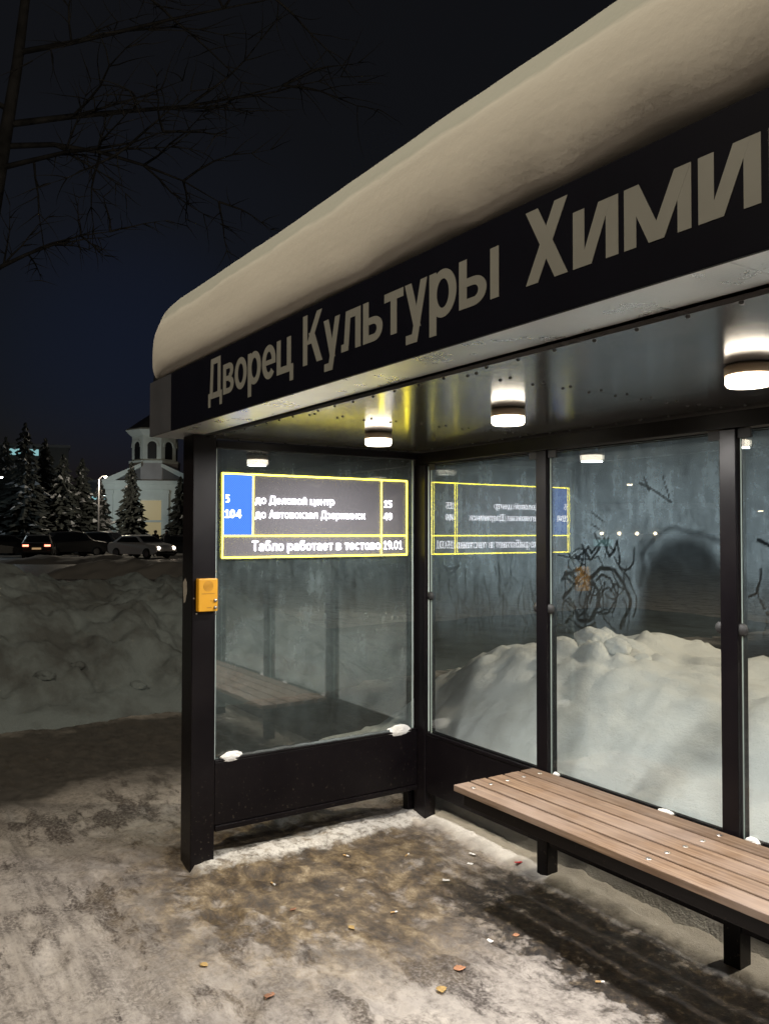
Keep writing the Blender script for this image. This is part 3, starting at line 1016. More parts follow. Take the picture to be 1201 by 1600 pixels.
def frost_back(A, Z):
    lowb = 1.20 + 0.06 * np.sin(A * 4.1) + 0.04 * np.sin(A * 11 + 1) + 0.10 * sstep(-2.6, -2.2, A)
    f = 0.05 + 0.60 * sstep(lowb - 0.14, lowb + 0.14, Z) + 0.22 * sstep(1.25, 1.75, Z + 0.05 * np.sin(A * 9))
    f *= 1 - 0.15 * sstep(1.85, 2.0, Z)
    # the rubbed dome and everything under it
    e = np.hypot((A + 2.10) / 0.235, np.maximum(Z - 1.36, 0) / 0.30)
    dome = (1 - sstep(0.78, 1.06, e)) * sstep(1.0, 1.2, Z)
    f *= 1 - 0.84 * dome
    f *= 1 - 0.45 * sstep(-2.40, -2.20, A) * (1 - sstep(1.40, 1.60, Z))
    wide = np.exp(-(((A + 2.55) / 0.22) ** 2 + ((Z - 1.36) / 0.17) ** 2))
    f *= 1 - 0.35 * wide
    low = np.exp(-(((A + 3.3) / 0.5) ** 2 + ((Z - 1.22) / 0.16) ** 2))
    f *= 1 - 0.35 * low
    for i, (pts, wd) in enumerate(STROKES + SCRAWL):
        arch = i == ARCH
        soft = 0.50 if (pts[0][0] < -2.95 or arch) else 0.95
        wd = wd * (1.3 if arch else 0.68)
        d = seg_dist(A + 0.006 * np.sin(Z * 37 + A * 11), Z + 0.006 * np.sin(A * 31 + Z * 17), pts)
        f = f * (1 - soft * (1 - sstep(wd * (0.1 if arch else 0.55), wd * 1.05, d)))
        f = f + (0.0 if arch else 0.12) * np.exp(-((d - wd * 1.5) / (wd * 0.45)) ** 2)
    return f


def frost_end(A, Z):
    return 0.55 + 0.35 * np.exp(-(((A - 2.13) / 0.05) ** 2 + ((Z - 1.38) / 0.05) ** 2)) + 0.35 * np.exp(-(((A - 2.12) / 0.055) ** 2 + ((Z - 1.20) / 0.06) ** 2)) \
        - 0.25 * sstep(1.0, 0.6, Z)


YG = YB + 0.022
bounds = [(-3.80, -2.925), (-2.845, -1.925), (-1.845, -0.925), (-0.845, 0.075), (0.155, 1.09)]
for i, (a, b) in enumerate(bounds):
    g = sheet('x', a, b, ZR - 0.008, 2.035, YG, 0.008, M['glass'], M['edge'])
    frost_film(g, 'x', a + 0.003, b - 0.003, ZR + 0.006, 2.03, YG + 0.0105, M['frost'], frost_back, 0.0065 if i < 3 else 0.05)
    for x, sg in ((a, 1), (b, -1)):
        mb = MB()
        # clips: two small tabs under the top rail and a round pair half way up
        mb.box(x - 0.004 * sg if sg > 0 else x - 0.05, x + 0.05 if sg > 0 else x + 0.004, YG - 0.012, YG - 0.001, 2.008, 2.044)
        mb.build('glass_clip', M['dark'], g, 0.002)
        mb = MB()
        mb.lathe([(0.0, -0.016), (0.020, -0.014), (0.024, -0.007), (0.024, -0.001)], (x + 0.004 * sg, YG, 1.285), 14, axis='y')
        mb.build('glass_clip', M['dark'], g)
ge = sheet('y', 1.572, 2.785, ZR + 0.013, 2.072, XE - 0.030, 0.008, M['glass_end'], M['edge'])
frost_film(ge, 'y', 1.576, 2.78, ZR + 0.016, 2.068, XE - 0.0335, M['smear'], frost_end, 0.02)
gr = sheet('y', 1.572, 2.785, ZR + 0.013, 2.072, 1.17, 0.008, M['glass_end'], M['edge'])
# narrow bright beads beside the panes
mb = MB()
mb.box(XE - 0.020, XE - 0.012, 1.567, 1.573, ZR + 0.015, 2.07)
mb.build('glazing_bead', M['edge'], sh)
mb = MB()
mb.box(XE - 0.020, XE - 0.012, 2.779, 2.785, ZR + 0.015, 2.07)
mb.build('glazing_bead', M['edge'], sh)
mb = MB()
mb.box(-3.816, -3.811, YG - 0.008, YG - 0.001, ZR + 0.01, 2.03)
mb.build('glazing_bead', M['edge'], sh)

# ------------------------------------------------------------------ ceiling lamps
def ceiling_lamp(x, label):
    t = thing('ceiling_lamp', (x, 2.11, ZC), label, 'lamp', 'round ceiling lamps in a row')
    mb = MB()
    mb.lathe([(0.0, ZC - 0.0015), (0.060, ZC - 0.0015), (0.0655, ZC - 0.006), (0.0655, ZC - 0.028), (0.063, ZC - 0.030), (0.055, ZC - 0.030)], (x, 2.11, 0), 36)
    mb.build('housing', M['housing'], t)
    mb = MB()
    mb.lathe([(0.0625, ZC - 0.031), (0.063, ZC - 0.052), (0.058, ZC - 0.060), (0.03, ZC - 0.062), (0.0, ZC - 0.0625)], (x, 2.11, 0), 36)
    mb.build('diffuser', M['diff'], t)
    al = bpy.data.lights.new('lamp_light', 'AREA')
    al.shape = 'DISK'
    al.size = 0.108
    al.energy = LAMP_W
    al.color = (1.0, 0.955, 0.915)
    lo = bpy.data.objects.new('lamp_light', al)
    C.objects.link(lo)
    lo.parent = t
    lo.location = (0, 0, -0.0645)
    return t


for x, lab in ((-3.245, 'round lit lamp under the shelter ceiling nearest the bright timetable display'),
               (-2.34, 'round lit lamp under the shelter ceiling, middle one of the three in view'),
               (-1.345, 'round lit lamp under the shelter ceiling cut by the right edge of the photo'),
               (-0.45, 'round ceiling lamp over the bench beyond the right edge of the photo'),
               (0.47, 'round ceiling lamp at the far right end of the shelter outside the photo')):
    ceiling_lamp(x, lab)

# ------------------------------------------------------------------ LED timetable on the end glass
XD = XE - 0.019
ld = thing('led_display', (XD, 2.17, 1.515), 'bright yellow ruled LED timetable with a blue column on the end glass', 'display')
fd = lambda u, v, t: (XD + t, u, v)
mb = MB()
mb.box(XD - 0.0015, XD, 1.600, 2.748, 1.512, 1.956)
mb.build('screen', M['screen'], ld)
mb = MB()
lw = 0.0062
for a in (1.606, 1.774, 2.566, 2.742):
    z0 = 1.63 if a == 1.774 else 1.517
    mb.box(XD + 0.001, XD + 0.003, a - lw / 2, a + lw / 2, z0, 1.950)
for z in (1.520, 1.630, 1.948):
    mb.box(XD + 0.0012, XD + 0.0034, 1.6062, 2.7418, z - lw / 2, z + lw / 2)
mb.build('ruled_lines', M['led_y'], ld)
mb = MB()
mb.box(XD + 0.0006, XD + 0.0016, 1.612, 1.768, 1.636, 1.942)
mb.build('route_column', M['led_b'], ld)
for txt, y0, base, cap, wd, s in (("5", 1.620, 1.800, 0.040, 0.026, 0.2), ("104", 1.616, 1.722, 0.042, 0.094, 0.2),
                                 ("до Деловой центр", 1.785, 1.797, 0.042, 0.475, 0.165), ("до Автовокзал Дзержинск", 1.785, 1.723, 0.042, 0.675, 0.165),
                                 ("15", 2.580, 1.792, 0.040, 0.062, 0.2), ("49", 2.580, 1.720, 0.040, 0.062, 0.2),
                                 ("Табло работает в тестово", 1.768, 1.552, 0.052, 0.795, 0.175), ("19.01", 2.578, 1.553, 0.047, 0.135, 0.15)):
    lettering(txt, fd, y0, base, cap, wd, s, 0.0018, 0.0008, 0.0002).build('text_line', M['led_w'], ld)

# ------------------------------------------------------------------ yellow call box on the front post
cb = thing('call_box', (XE, 1.512, 1.258), 'small yellow call box with two steel buttons on the front post', 'call box')
mb = MB()
mb.box(XE + 0.001, XE + 0.038, 1.462, 1.562, 1.258, 1.420)
mb.build('body', M['yellow'], cb, 0.004)
mb = MB()
for r in (0.0245, 0.018, 0.0115, 0.005):
    mb.lathe([(r, 0.0382), (r, 0.0392), (r - 0.0016, 0.0392), (r - 0.0016, 0.0382)], (XE, 1.512, 1.383), 28, axis='x')
mb.build('speaker_grille', M['yellow_dark'], cb)
mb = MB()
mb.box(XE + 0.0382, XE + 0.0388, 1.478, 1.545, 1.3445, 1.3475)
mb.build('printed_mark', M['yellow_dark'], cb)
mb = MB()
mb.box(XE + 0.0382, XE + 0.0388, 1.522, 1.531, 1.309, 1.3115)
mb.build('printed_mark', M['yellow_dark'], cb)
mb = MB()
mb.box(XE + 0.0382, XE + 0.0388, 1.505, 1.529, 1.2755, 1.2785)
mb.build('printed_mark', M['yellow_dark'], cb)
for z in (1.312, 1.277):
    mb = MB()
    mb.lathe([(0.0085, 0.038), (0.0085, 0.043), (0.006, 0.046), (0.0, 0.0465)], (XE, 1.548, z), 16, axis='x')
    mb.build('button', M['steel'], cb)
mb = MB()
for y, z in ((1.466, 1.246), (1.452, 1.322), (1.566, 1.452), (1.5655, 1.242)):
    mb = MB()
    mb.lathe([(0.005, 0.0005), (0.0045, 0.004), (0.0, 0.005)], (XE, y, z), 8, axis='x')
    mb.build('bolt', M['steel'], cb)

# ------------------------------------------------------------------ bench
bn = thing('bench', (-1.9, 2.55, 0.0), 'long bench of five brown wooden planks on black brackets along the back glass', 'bench')
BX0, BX1 = -2.92, -0.80
for i in range(5):
    y0 = 2.302 + 0.1005 * i
    e = rnd.uniform(-0.006, 0.006)
    mb = MB()
    mb.box(BX0 + e, BX1 + e, y0, y0 + 0.087, 0.492, 0.520)
    for x in (BX0 + 0.085, -1.89, BX1 - 0.085):
        mb.lathe([(0.011, 0.5203), (0.0095, 0.5232), (0.0, 0.524)], (x, y0 + 0.045, 0), 12, mi=1)
    mb.build('plank', [M['wood'], M['steel']], bn, 0.003)
mb = MB()
mb.box(BX0 + 0.03, BX1 - 0.03, 2.335, 2.375, 0.430, 0.4905)
mb.build('front_rail', F, bn, 0.003)
for px in posts[:3]:
    mb = MB()
    x0, x1 = px - 0.022, px + 0.022
    sd = [(2.377, 0.490), (2.377, 0.455), (2.808, 0.330), (2.808, 0.490)]
    mb.prism(sd, lambda u, v, t: (t, u, v), x0, x1)
    mb.build('bracket', F, bn, 0.002)

# ------------------------------------------------------------------ snow on the roof
def roof_snow():
    xs = frange(-4.15, XR, 0.045)
    prof = [(1.335, 2.408), (1.292, 2.424), (1.262, 2.462), (1.250, 2.520), (1.245, 2.580), (1.244, 2.630), (1.247, 2.668), (1.256, 2.694), (1.277, 2.718), (1.32, 2.744), (1.42, 2.785), (1.6, 2.83), (2.0, 2.86), (2.6, 2.85), (2.9, 2.78), (3.02, 2.62), (3.02, 2.412)]
    mb = MB()
    n = len(prof)
    vs = []
    for i, x in enumerate(xs):
        e = x + 4.15                        # rounded left end
        k = 1.0
        if e < 0.5:
            k = 0.60 + 0.40 * math.sqrt(max(0, 1 - (1 - e / 0.5) ** 2))
        for j, (y, z) in enumerate(prof):
            a = smooth(2.42, 2.5, z)
            wob = 0.006 * nz(x, z * 2.5, 1, 1.1, 4) * a + 0.006 * nz(x * 0.35, z * 9, 3, 3, 4) * a
            yy = y + (wob if j < 9 else 0)
            # overhang shrinks toward the right where the lower lip has dropped off
            lip = smooth(-2.7, -1.0, x)
            if j in (1, 2, 3):
                yy += lip * (0.022, 0.022, 0.004)[j - 1] * (1 + 0.9 * nz(x, 2, 7, 4, 3))
            if j == 6 or j == 7:        # younger layer set back from the old one
                yy += 0.010 + 0.006 * nz(x, 1, 2, 2, 3)
            # end rounding pulls the front back too
            if e < 0.4:
                yy += 0.07 * (1 - e / 0.4) ** 2 if j < 9 else 0
            zz = 2.408 + (z - 2.408) * k * (1 + 0.018 * nz(x, y, 4, 0.7, 3)) + (0.003 * nz(x, y, 6, 5, 3) if j > 1 else 0)
            if j < 3:                   # ragged lower edge lifting off the fascia
                zz += smooth(-3.0, -1.2, x) * max(0.0, 0.018 + 0.03 * nz(x, 5, 2, 2.6, 4)) * (1, 1, .6)[j]
            vs.append((x, yy, max(zz, 2.408)))
    fs = []
    for i in range(len(xs) - 1):
        for j in range(n - 1):
            fs.append((i * n + j, i * n + j + 1, (i + 1) * n + j + 1, (i + 1) * n + j))
        fs.append((i * n + n - 1, i * n, (i + 1) * n, (i + 1) * n + n - 1))
    mb.add(vs, fs, 0, True)
    mb.add(vs[:n], [tuple(range(n))], 0, False)
    mb.add(vs[-n:], [tuple(range(n))[::-1]], 0, False)
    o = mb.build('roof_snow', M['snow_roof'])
    # bring duplicate end ring together so the cap is closed and smooth
    sub = o.modifiers.new('sub', 'SUBSURF')
    sub.levels = sub.render_levels = 1
    tag(o, 'thick cap of snow lying along the shelter roof', 'snow')


roof_snow()

# ------------------------------------------------------------------ snow heap behind the back glass, bank at the left
def interp(x, pts):
    if x <= pts[0][0]:
        return pts[0][1]
    for (a, u), (b, v) in zip(pts[:-1], pts[1:]):
        if x <= b:
            return u + (v - u) * smooth(a, b, x) if False else u + (v - u) * (x - a) / (b - a)
    return pts[-1][1]


def chunk0(x, y, sc_):
    d = mnoise.voronoi(Vector((x * sc_ + 0.4 * nz(x, y, 1, 2, 2), y * sc_, 0)))[0]
    return min(0.5, d[1] - d[0])


def heap_h(x, y):
    crest = interp(x, [(-6.2, -0.10), (-5.5, 0.12), (-4.95, 0.60), (-4.4, 0.82), (-4.0, 0.87), (-3.62, 0.93), (-3.3, 0.86), (-2.8, 0.84), (-2.4, 0.82), (-1.5, 0.80), (0.5, 0.75), (2.2, 0.1), (3, -0.1)])
    t = (y - 2.91) / 1.05
    up_ = smooth(-0.05, 1.0, t) * 0.82 + 0.18 * max(0, min(1, t * 3))
    down = 1 - smooth(4.7, 6.8, y)
    h = crest * min(up_, 1) * down
    ch = (max(0, nz(x, y, 2, 3.4, 4)) * 0.08 + 0.13 * chunk0(x, y, 5.0)) * smooth(3.45, 3.9, y) * (0.35 + 0.65 * smooth(-3.1, -3.4, x) * smooth(-4.2, -3.9, x) + 0.3 * smooth(-4.1, -4.6, x))
    h += (0.05 * nz(x, y, 0, 1.3, 4) + 0.022 * nz(x, y, 4, 5, 4) + 0.010 * nz(x * 0.6, y * 1.6, 8, 13, 4) + 0.03 * chunk0(x, y, 3.2)) * smooth(2.95, 3.3, y) * smooth(0, 0.3, crest) + ch * smooth(0.1, 0.5, crest)
    return h - 0.01


o = grid_mesh('snow_heap', frange(-6.3, -1.0, 0.035) + frange(-0.95, 3, 0.12), frange(2.90, 4.6, 0.03) + frange(4.65, 7, 0.12), heap_h, M['snow'])
tag(o, 'heap of white snow shovelled up against the outside of the back glass', 'snow heap')

rr = random.Random(3)


def lump(name, x, y, z, r, mat, label, cat, group=None, sz=0.7, seed=0):
    bm = bmesh.new()
    bmesh.ops.create_icosphere(bm, subdivisions=4, radius=1)
    for v in bm.verts:
        d = 1 + 0.24 * nz(v.co.x + seed * 7, v.co.y, v.co.z, 1.1, 3) + 0.04 * nz(v.co.x + seed, v.co.y, v.co.z, 6, 3)
        v.co = Vector((v.co.x * d * r[0], v.co.y * d * r[1], v.co.z * d * r[2]))
    for f in bm.faces:
        f.smooth = True
    me = bpy.data.meshes.new(name)
    bm.to_mesh(me)
    bm.free()
    me.materials.append(mat)
    o = bpy.data.objects.new(name, me)
    C.objects.link(o)
    o.location = (x, y, z)
    return tag(o, label, cat, group)


for i, (x, y, r, lab) in enumerate([(-3.66, 4.02, 0.10, 'largest crumbled snow block on top of the heap behind the glass'), (-3.44, 3.98, 0.075, 'rounded snow block right of the tallest block on the heap'),
                                    (-3.86, 3.95, 0.06, 'small snow block left of the tallest block on the heap'), (-3.30, 4.05, 0.05, 'smallest snow block sloping down the right of the heap crest')]):
    lump('snow_block', x, y, heap_h(x, y) + r * 0.25, (r * 1.3, r, r * 0.8), M['snow'], lab, 'snow block', 'blocks on the snow heap', seed=i)
# lumps caught on the sills
for i, (x, y, z, r, lab) in enumerate([(XE - 0.012, 1.66, ZR + 0.014, (0.013, 0.058, 0.028), 'small snow lump on the end sill beside the front post'),
                                       (XE - 0.013, 2.685, ZR + 0.012, (0.014, 0.085, 0.034), 'wider snow lump on the end sill beside the corner post'),
                                       (-2.19, YB + 0.02, ZR + 0.006, (0.036, 0.010, 0.010), 'long snow lump on the back sill behind the middle of the bench'),
                                       (-1.80, YB + 0.012, ZR + 0.012, (0.028, 0.012, 0.014), 'snow lump wedged behind the bench right of the second back post'),
                                       (-2.80, YB + 0.012, ZR + 0.012, (0.018, 0.010, 0.010), 'snow crumb wedged behind the bench at its left end')]):
    lump('snow_clump', x, y, z, r, M['snow'], lab, 'snow', 'snow clumps on the sills', seed=20 + i)
mb = MB()
ys = frange(1.60, 2.76, 0.02)
vs = []
for y in ys:
    hh = 0.006 + 0.008 * abs(nz(y, 0, 1, 9, 3)) + 0.004
    vs += [(XE - 0.021, y, ZR + 0.0125), (XE - 0.019, y, ZR + 0.0125 + hh), (XE - 0.010, y, ZR + 0.0125 + hh * 0.8), (XE - 0.003, y, ZR + 0.0125)]
fs = [(i * 4 + j, i * 4 + (j + 1) % 4, (i + 1) * 4 + (j + 1) % 4, (i + 1) * 4 + j) for i in range(len(ys) - 1) for j in range(4)]
mb.add(vs, fs, 0, True)
tag(mb.build('sill_snow', M['bank']), 'thin line of snow along the sill of the end glass', 'snow')


def chunk(x, y, sc_):
    d = mnoise.voronoi(Vector((x * sc_ + 0.4 * nz(x, y, 1, 2, 2), y * sc_, 0)))[0]
    return min(0.5, d[1] - d[0])


def bank_h(x, y):
    foot = -7.35 + 0.35 * nz(0, y, 1, 0.7, 3) - 0.10 * y * 0.3
    t = (foot - x)
    hh = 1.12 + 0.16 * nz(y, 3, 0, 0.45, 3) - 0.22 * smooth(2.2, 4.5, y)
    hh *= 1 - 0.92 * smooth(3.8, 6.6, y)
    a = 1 - (1 - min(1, max(0, t / 2.3))) ** 1.7
    b = 1 - smooth(3.6, 5.4, t)
    h = hh * a * b
    k = smooth(0.02, 0.5, t) * b * (1 - 0.9 * smooth(4.2, 6.6, y))
    h += k * (0.20 * nz(x, y, 0, 0.9, 5) + 0.07 * nz(x, y, 4, 3.0, 4) + 0.025 * nz(x, y, 7, 11, 4) + 0.09 * chunk(x, y, 2.3) + 0.05 * chunk(x + 3, y, 6.0) - 0.04)
    return h - 0.02


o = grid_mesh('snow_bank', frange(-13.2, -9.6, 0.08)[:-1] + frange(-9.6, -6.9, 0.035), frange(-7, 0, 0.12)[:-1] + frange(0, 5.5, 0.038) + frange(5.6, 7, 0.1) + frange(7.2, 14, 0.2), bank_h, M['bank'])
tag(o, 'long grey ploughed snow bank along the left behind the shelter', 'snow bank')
for i, (x, y, r, lab) in enumerate([(-7.85, 1.55, 0.075, 'grey snow boulder halfway up the left snow bank'), (-7.95, 1.85, 0.06, 'small grey snow lump beside the boulder on the left bank'),
                                    (-7.7, 0.85, 0.08, 'dirty snow boulder low on the left end of the snow bank'), (-7.75, 2.35, 0.07, 'rough snow lump on the bank close to the shelter post')]):
    lump('snow_boulder', x, y, bank_h(x, y) + r * 0.2, (r, r * 1.2, r * 0.75), M['bank'], lab, 'snow lump', 'lumps on the snow bank', seed=40 + i)


def far_bank(cx, cy, ang, ln, wd, ht, label, seed):
    ca, sa = math.cos(ang), math.sin(ang)
    t = thing('snow_bank', (cx, cy, 0), label, 'snow bank')
    mb = MB()
    us, vs_ = frange(-ln / 2, ln / 2, ln / 60), frange(-wd / 2, wd / 2, wd / 16)
    pts = []
    for v in vs_:
        for u in us:
            e = (1 - (2 * abs(u) / ln) ** 4) * max(0, 1 - (2 * v / wd) ** 2)
            h = ht * e * (1 + 0.5 * nz(u + seed, v, seed, 0.35, 5)) + 0.10 * e * nz(u, v, seed + 2, 1.4, 4) - 0.03
            pts.append((cx + u * ca - v * sa, cy + u * sa + v * ca, h))
    n = len(us)
    mb.add(pts, [(j * n + i, j * n + i + 1, (j + 1) * n + i + 1, (j + 1) * n + i) for j in range(len(vs_) - 1) for i in range(n - 1)], 0, True)
    mb.build('snow', M['farbank'], t)


RT = Vector((rt0.x, rt0.y, 0))


def ray_dir(px, py):
    d = fw + rt * ((px - 600.5) / 1281.99) - up * ((py - 800) / 1281.99)
    return d / math.hypot(d.x, d.y)


def at(px, dist, py=832):
    d = ray_dir(px, py)
    return Vector((d.x * dist, d.y * dist, 1.65 + d.z * dist))


RA = math.atan2(RT.y, RT.x)
p = at(215, 32)
far_bank(p.x, p.y, RA, 6.5, 4, 0.62, 'low dirty snow bank in front of the white car', 1)
p = at(40, 24)
far_bank(p.x, p.y, RA + 0.1, 8, 3, 0.22, 'flat grey snow ridge at the far left beyond the near bank', 5)
p = at(120, 46)
far_bank(p.x, p.y, RA, 9, 3, 0.35, 'dim snow ridge along the far road edge under the spruces', 8)

# ------------------------------------------------------------------ church
def church():
    Dm = 80.0
    cen = at(236, Dm)
    fr = -Vector((ray_dir(236, 832).x, ray_dir(236, 832).y, 0)).normalized()
    rz = math.atan2(fr.y, fr.x) + R(90)      # local -Y faces the camera
    t = thing('church', (cen.x, cen.y, 0), 'pale church with a pediment and arched bell tower beyond the white car', 'church', rz=rz - R(8))

    def part(name, mb, mat, par=None, bevel=0.0):
        return mb.build(name, mat, par or t, bevel, world=False)
    hw, hb = 4.25, 6.1
    mb = MB(); mb.box(-hw + 0.1, hw - 0.1, 0, 12, 0, hb); body = part('walls', mb, M['plaster'])
    mb = MB()
    mb.box(-hw - 0.25, hw + 0.25, -0.35, 12.2, hb + 0.003, hb + 0.35)
    mb.box(-hw - 0.10, hw + 0.10, -0.2, 12.1, hb - 0.5, hb)
    part('cornice', mb, M['plaster'])
    mb = MB()
    for s in (-1, 1):      # raked pediment ends either side of the tower foot
        mb.prism([(s * (hw + 0.25), hb + 0.36), (s * 0.9, hb + 2.0), (s * 0.9, hb + 1.65), (s * (hw - 1.0), hb + 0.36)], lambda u, v, q: (u, q, v), -0.3, 0.2)
    part('pediment', mb, M['plaster'])
    mb = MB(); mb.prism([(-hw - 0.1, hb + 0.355), (hw + 0.1, hb + 0.355), (0, hb + 1.9)], lambda u, v, q: (u, q, v), 0.25, 12.0); part('roof', mb, M['roofm'])
    for x in (-3.7, -1.75, 1.35, 2.9, 3.75):
        mb = MB(); mb.box(x - 0.27, x + 0.27, -0.22, -0.003, 0.3, hb - 0.52); mb.box(x - 0.34, x + 0.34, -0.27, -0.003, hb - 0.85, hb - 0.6); part('pilaster', mb, M['plaster'])
    mb = MB(); mb.box(-0.95, 0.95, -0.10, -0.004, 0.5, 4.6)
    wn = part('window', mb, M['winlit'])
    mb = MB(); mb.box(-1.08, -0.95, -0.16, -0.005, 0.4, 4.75); mb.box(0.95, 1.08, -0.16, -0.005, 0.4, 4.75); mb.box(-0.948, 0.948, -0.16, -0.101, 2.55, 2.75); part('frame', mb, M['plaster'], wn)
    # bell tower, eight sided
    def octo(r0, r1, z0, z1, mbx):
        n = 8
        vs = [(r * math.cos(R(22.5 + 45 * k)), 2.4 + r * math.sin(R(22.5 + 45 * k)), z) for r, z in ((r0, z0), (r1, z1)) for k in range(n)]
        mbx.add(vs, [(k, (k + 1) % n, n + (k + 1) % n, n + k) for k in range(n)] + [tuple(range(n))[::-1], tuple(range(n, 2 * n))])
    mb = MB(); octo(2.45, 2.45, hb + 0.36, hb + 2.2, mb); part('tower_base', mb, M['plasterd'])
    tw = MB(); octo(2.2, 2.2, hb + 2.2, hb + 4.7, tw); tower = part('bell_tower', tw, M['plaster'])
    mb = MB(); octo(2.35, 2.85, hb + 4.7, hb + 5.2, mb); octo(2.85, 2.7, hb + 5.2, hb + 5.35, mb); octo(2.5, 2.5, hb + 2.05, hb + 2.28, mb); part('tower_cornice', mb, M['plaster'])
    mb = MB(); octo(2.6, 1.5, hb + 5.36, hb + 6.2, mb); octo(1.5, 0.5, hb + 6.2, hb + 6.9, mb); octo(0.5, 0.04, hb + 6.9, hb + 12.5, mb); part('spire', mb, M['roofm'])
    for k in range(8):
        a = R(45 * k)
        ap = 2.2 * math.cos(R(22.5))
        mb = MB()
        poly = [(-0.42, hb + 2.45), (0.42, hb + 2.45), (0.42, hb + 3.7)] + [(0.42 * math.cos(R(18 * i)), hb + 3.7 + 0.42 * math.sin(R(18 * i))) for i in range(1, 10)] + [(-0.42, hb + 3.7)]
        f = lambda u, v, q: ((ap + q) * math.cos(a) - u * math.sin(a), 2.4 + (ap + q) * math.sin(a) + u * math.cos(a), v)
        mb.prism(poly, f, 0.004, 0.02)
        part('arch_opening', mb, M['void'], tower)
        mb = MB()
        ring = [[(c * math.cos(R(b_)), hb + 3.7 + c * math.sin(R(b_))) for c, b_ in ((0.46, b0), (0.62, b0), (0.62, b0 + 20), (0.46, b0 + 20))] for b0 in range(0, 180, 20)]
        for q in ring:
            mb.prism(q, f, 0.004, 0.10)
        mb.prism([(-0.62, hb + 3.62), (-0.46, hb + 3.62), (-0.46, hb + 3.699), (-0.62, hb + 3.699)], f, 0.004, 0.12)
        mb.prism([(0.46, hb + 3.62), (0.62, hb + 3.62), (0.62, hb + 3.699), (0.46, hb + 3.699)], f, 0.004, 0.12)
        part('arch_trim', mb, M['plaster'], tower)


church()

# ------------------------------------------------------------------ far building with a cold lit strip
def far_block(px, dist, wd, ht, label, strips, name='building'):
    c = at(px, dist)
    d = ray_dir(px, 832)
    rz = math.atan2(-d.y, -d.x) + R(90)
    t = thing(name, (c.x, c.y, 0), label, 'building', rz=rz)
    mb = MB(); mb.box(-wd / 2, wd / 2, 0, 8, 0, ht); mb.build('walls', M['kiosk'], t, 0, False)
    mb = MB(); mb.box(-wd / 2 - .2, wd / 2 + .2, -.25, 8.2, ht + .003, ht + .3); mb.build('roof', M['treesnow'], t, 0, False)
    for (x0, x1, z0, z1, mt) in strips:
        mb = MB(); mb.box(x0, x1, -.06, -.003, z0, z1); w_ = mb.build('window', M[mt], t, 0, False)
        mb = MB()
        mb.box(x0 - .12, x0 - .003, -.1, -.004, z0 - .1, z1 + .1)
        mb.build('jamb', M['kiosk'], w_, 0, False)
        mb = MB()
        mb.box(x1 + .003, x1 + .12, -.1, -.004, z0 - .1, z1 + .1)
        mb.build('jamb', M['kiosk'], w_, 0, False)


far_block(35, 100, 9.5, 11.2, 'dark block with a cold lit strip behind the left spruces', [(-1.4, 1.6, 10.2, 10.9, 'cyanlit')])
far_block(158, 98, 4.5, 7.2, 'small block with a cold lit sign left of the church', [(-1.2, 1.2, 4.9, 5.9, 'cyanlit')])
p = at(95, 70)

# ------------------------------------------------------------------ trees
def spruce(px, dist, ht, rad, label, seed, snowy=0.12):
    rs = random.Random(seed)
    c = at(px, dist)
    t = thing('spruce_tree', (c.x, c.y, 0), label, 'tree', 'spruces across the square')
    mb = MB(); mb.tube([(0, 0, 0), (0, 0, ht * .5), (0, 0, ht * .97)], [0.22, 0.13, 0.02], 8); mb.build('trunk', M['bark'], t, 0, False)
    mb = MB()
    z = ht * 0.05
    while z < ht:
        f = (1 - z / ht)
        r = rad * (f ** 0.8) * rs.uniform(0.8, 1.12) + 0.08
        nb = max(4, int(9 * f + 5))
        a0 = rs.uniform(0, 6.28)
        for k in range(nb):
            a = a0 + 6.283 * k / nb + rs.uniform(-.25, .25)
            rr_ = r * rs.uniform(.7, 1.1)
            dz = -rr_ * rs.uniform(.25, .55)
            ca, sa = math.cos(a), math.sin(a)
            n = 5
            for j in range(n):       # needles hang off each bough in ragged tufts
                f0 = (j + .3) / n
                cx, cy, cz = ca * rr_ * f0, sa * rr_ * f0, z + dz * f0 + rs.uniform(-.05, .05)
                w_ = rr_ * .26 * (1.15 - f0) + .08
                l_ = rr_ / n * 1.5
                hz = rs.uniform(.15, .42)
                mi = 1 if rs.random() < snowy else 0
                A = (cx - sa * w_, cy + ca * w_, cz - hz * rs.uniform(.3, 1))
                B = (cx + sa * w_, cy - ca * w_, cz - hz * rs.uniform(.3, 1))
                T_ = (cx + ca * l_, cy + sa * l_, cz + dz / n - hz * .3)
                O = (cx - ca * l_ * .3, cy - sa * l_ * .3, cz + .06)
                mb.add([O, A, T_, B], [(0, 1, 2), (0, 2, 3)], mi)
        z += ht * 0.028 + 0.03
    mb.build('crown', [M['needle'], M['treesnow']], t, 0, False)


for a in ((8, 66, 8.6, 2.6, 'dark spruce at the far left edge of the photo', 1, .10),
          (38, 64, 9.6, 2.5, 'tallest of the dark spruces left of the church', 2, .10),
          (70, 69, 9.0, 2.2, 'slender spruce right of the tallest one at the left', 3, .06),
          (98, 66, 7.6, 2.3, 'spruce with snowy boughs above the dark parked cars', 4, .14),
          (128, 67, 7.4, 2.2, 'bushy spruce midway between the left edge and the church', 5, .10),
          (156, 70, 6.0, 1.7, 'low snow dusted spruce beside the lit sign', 6, .34),
          (205, 66, 7.1, 1.75, 'black spruce standing in front of the church facade', 7, .04),
          (282, 67, 6.2, 1.7, 'black spruce at the right side of the church by the post', 8, .04)):
    spruce(*a)


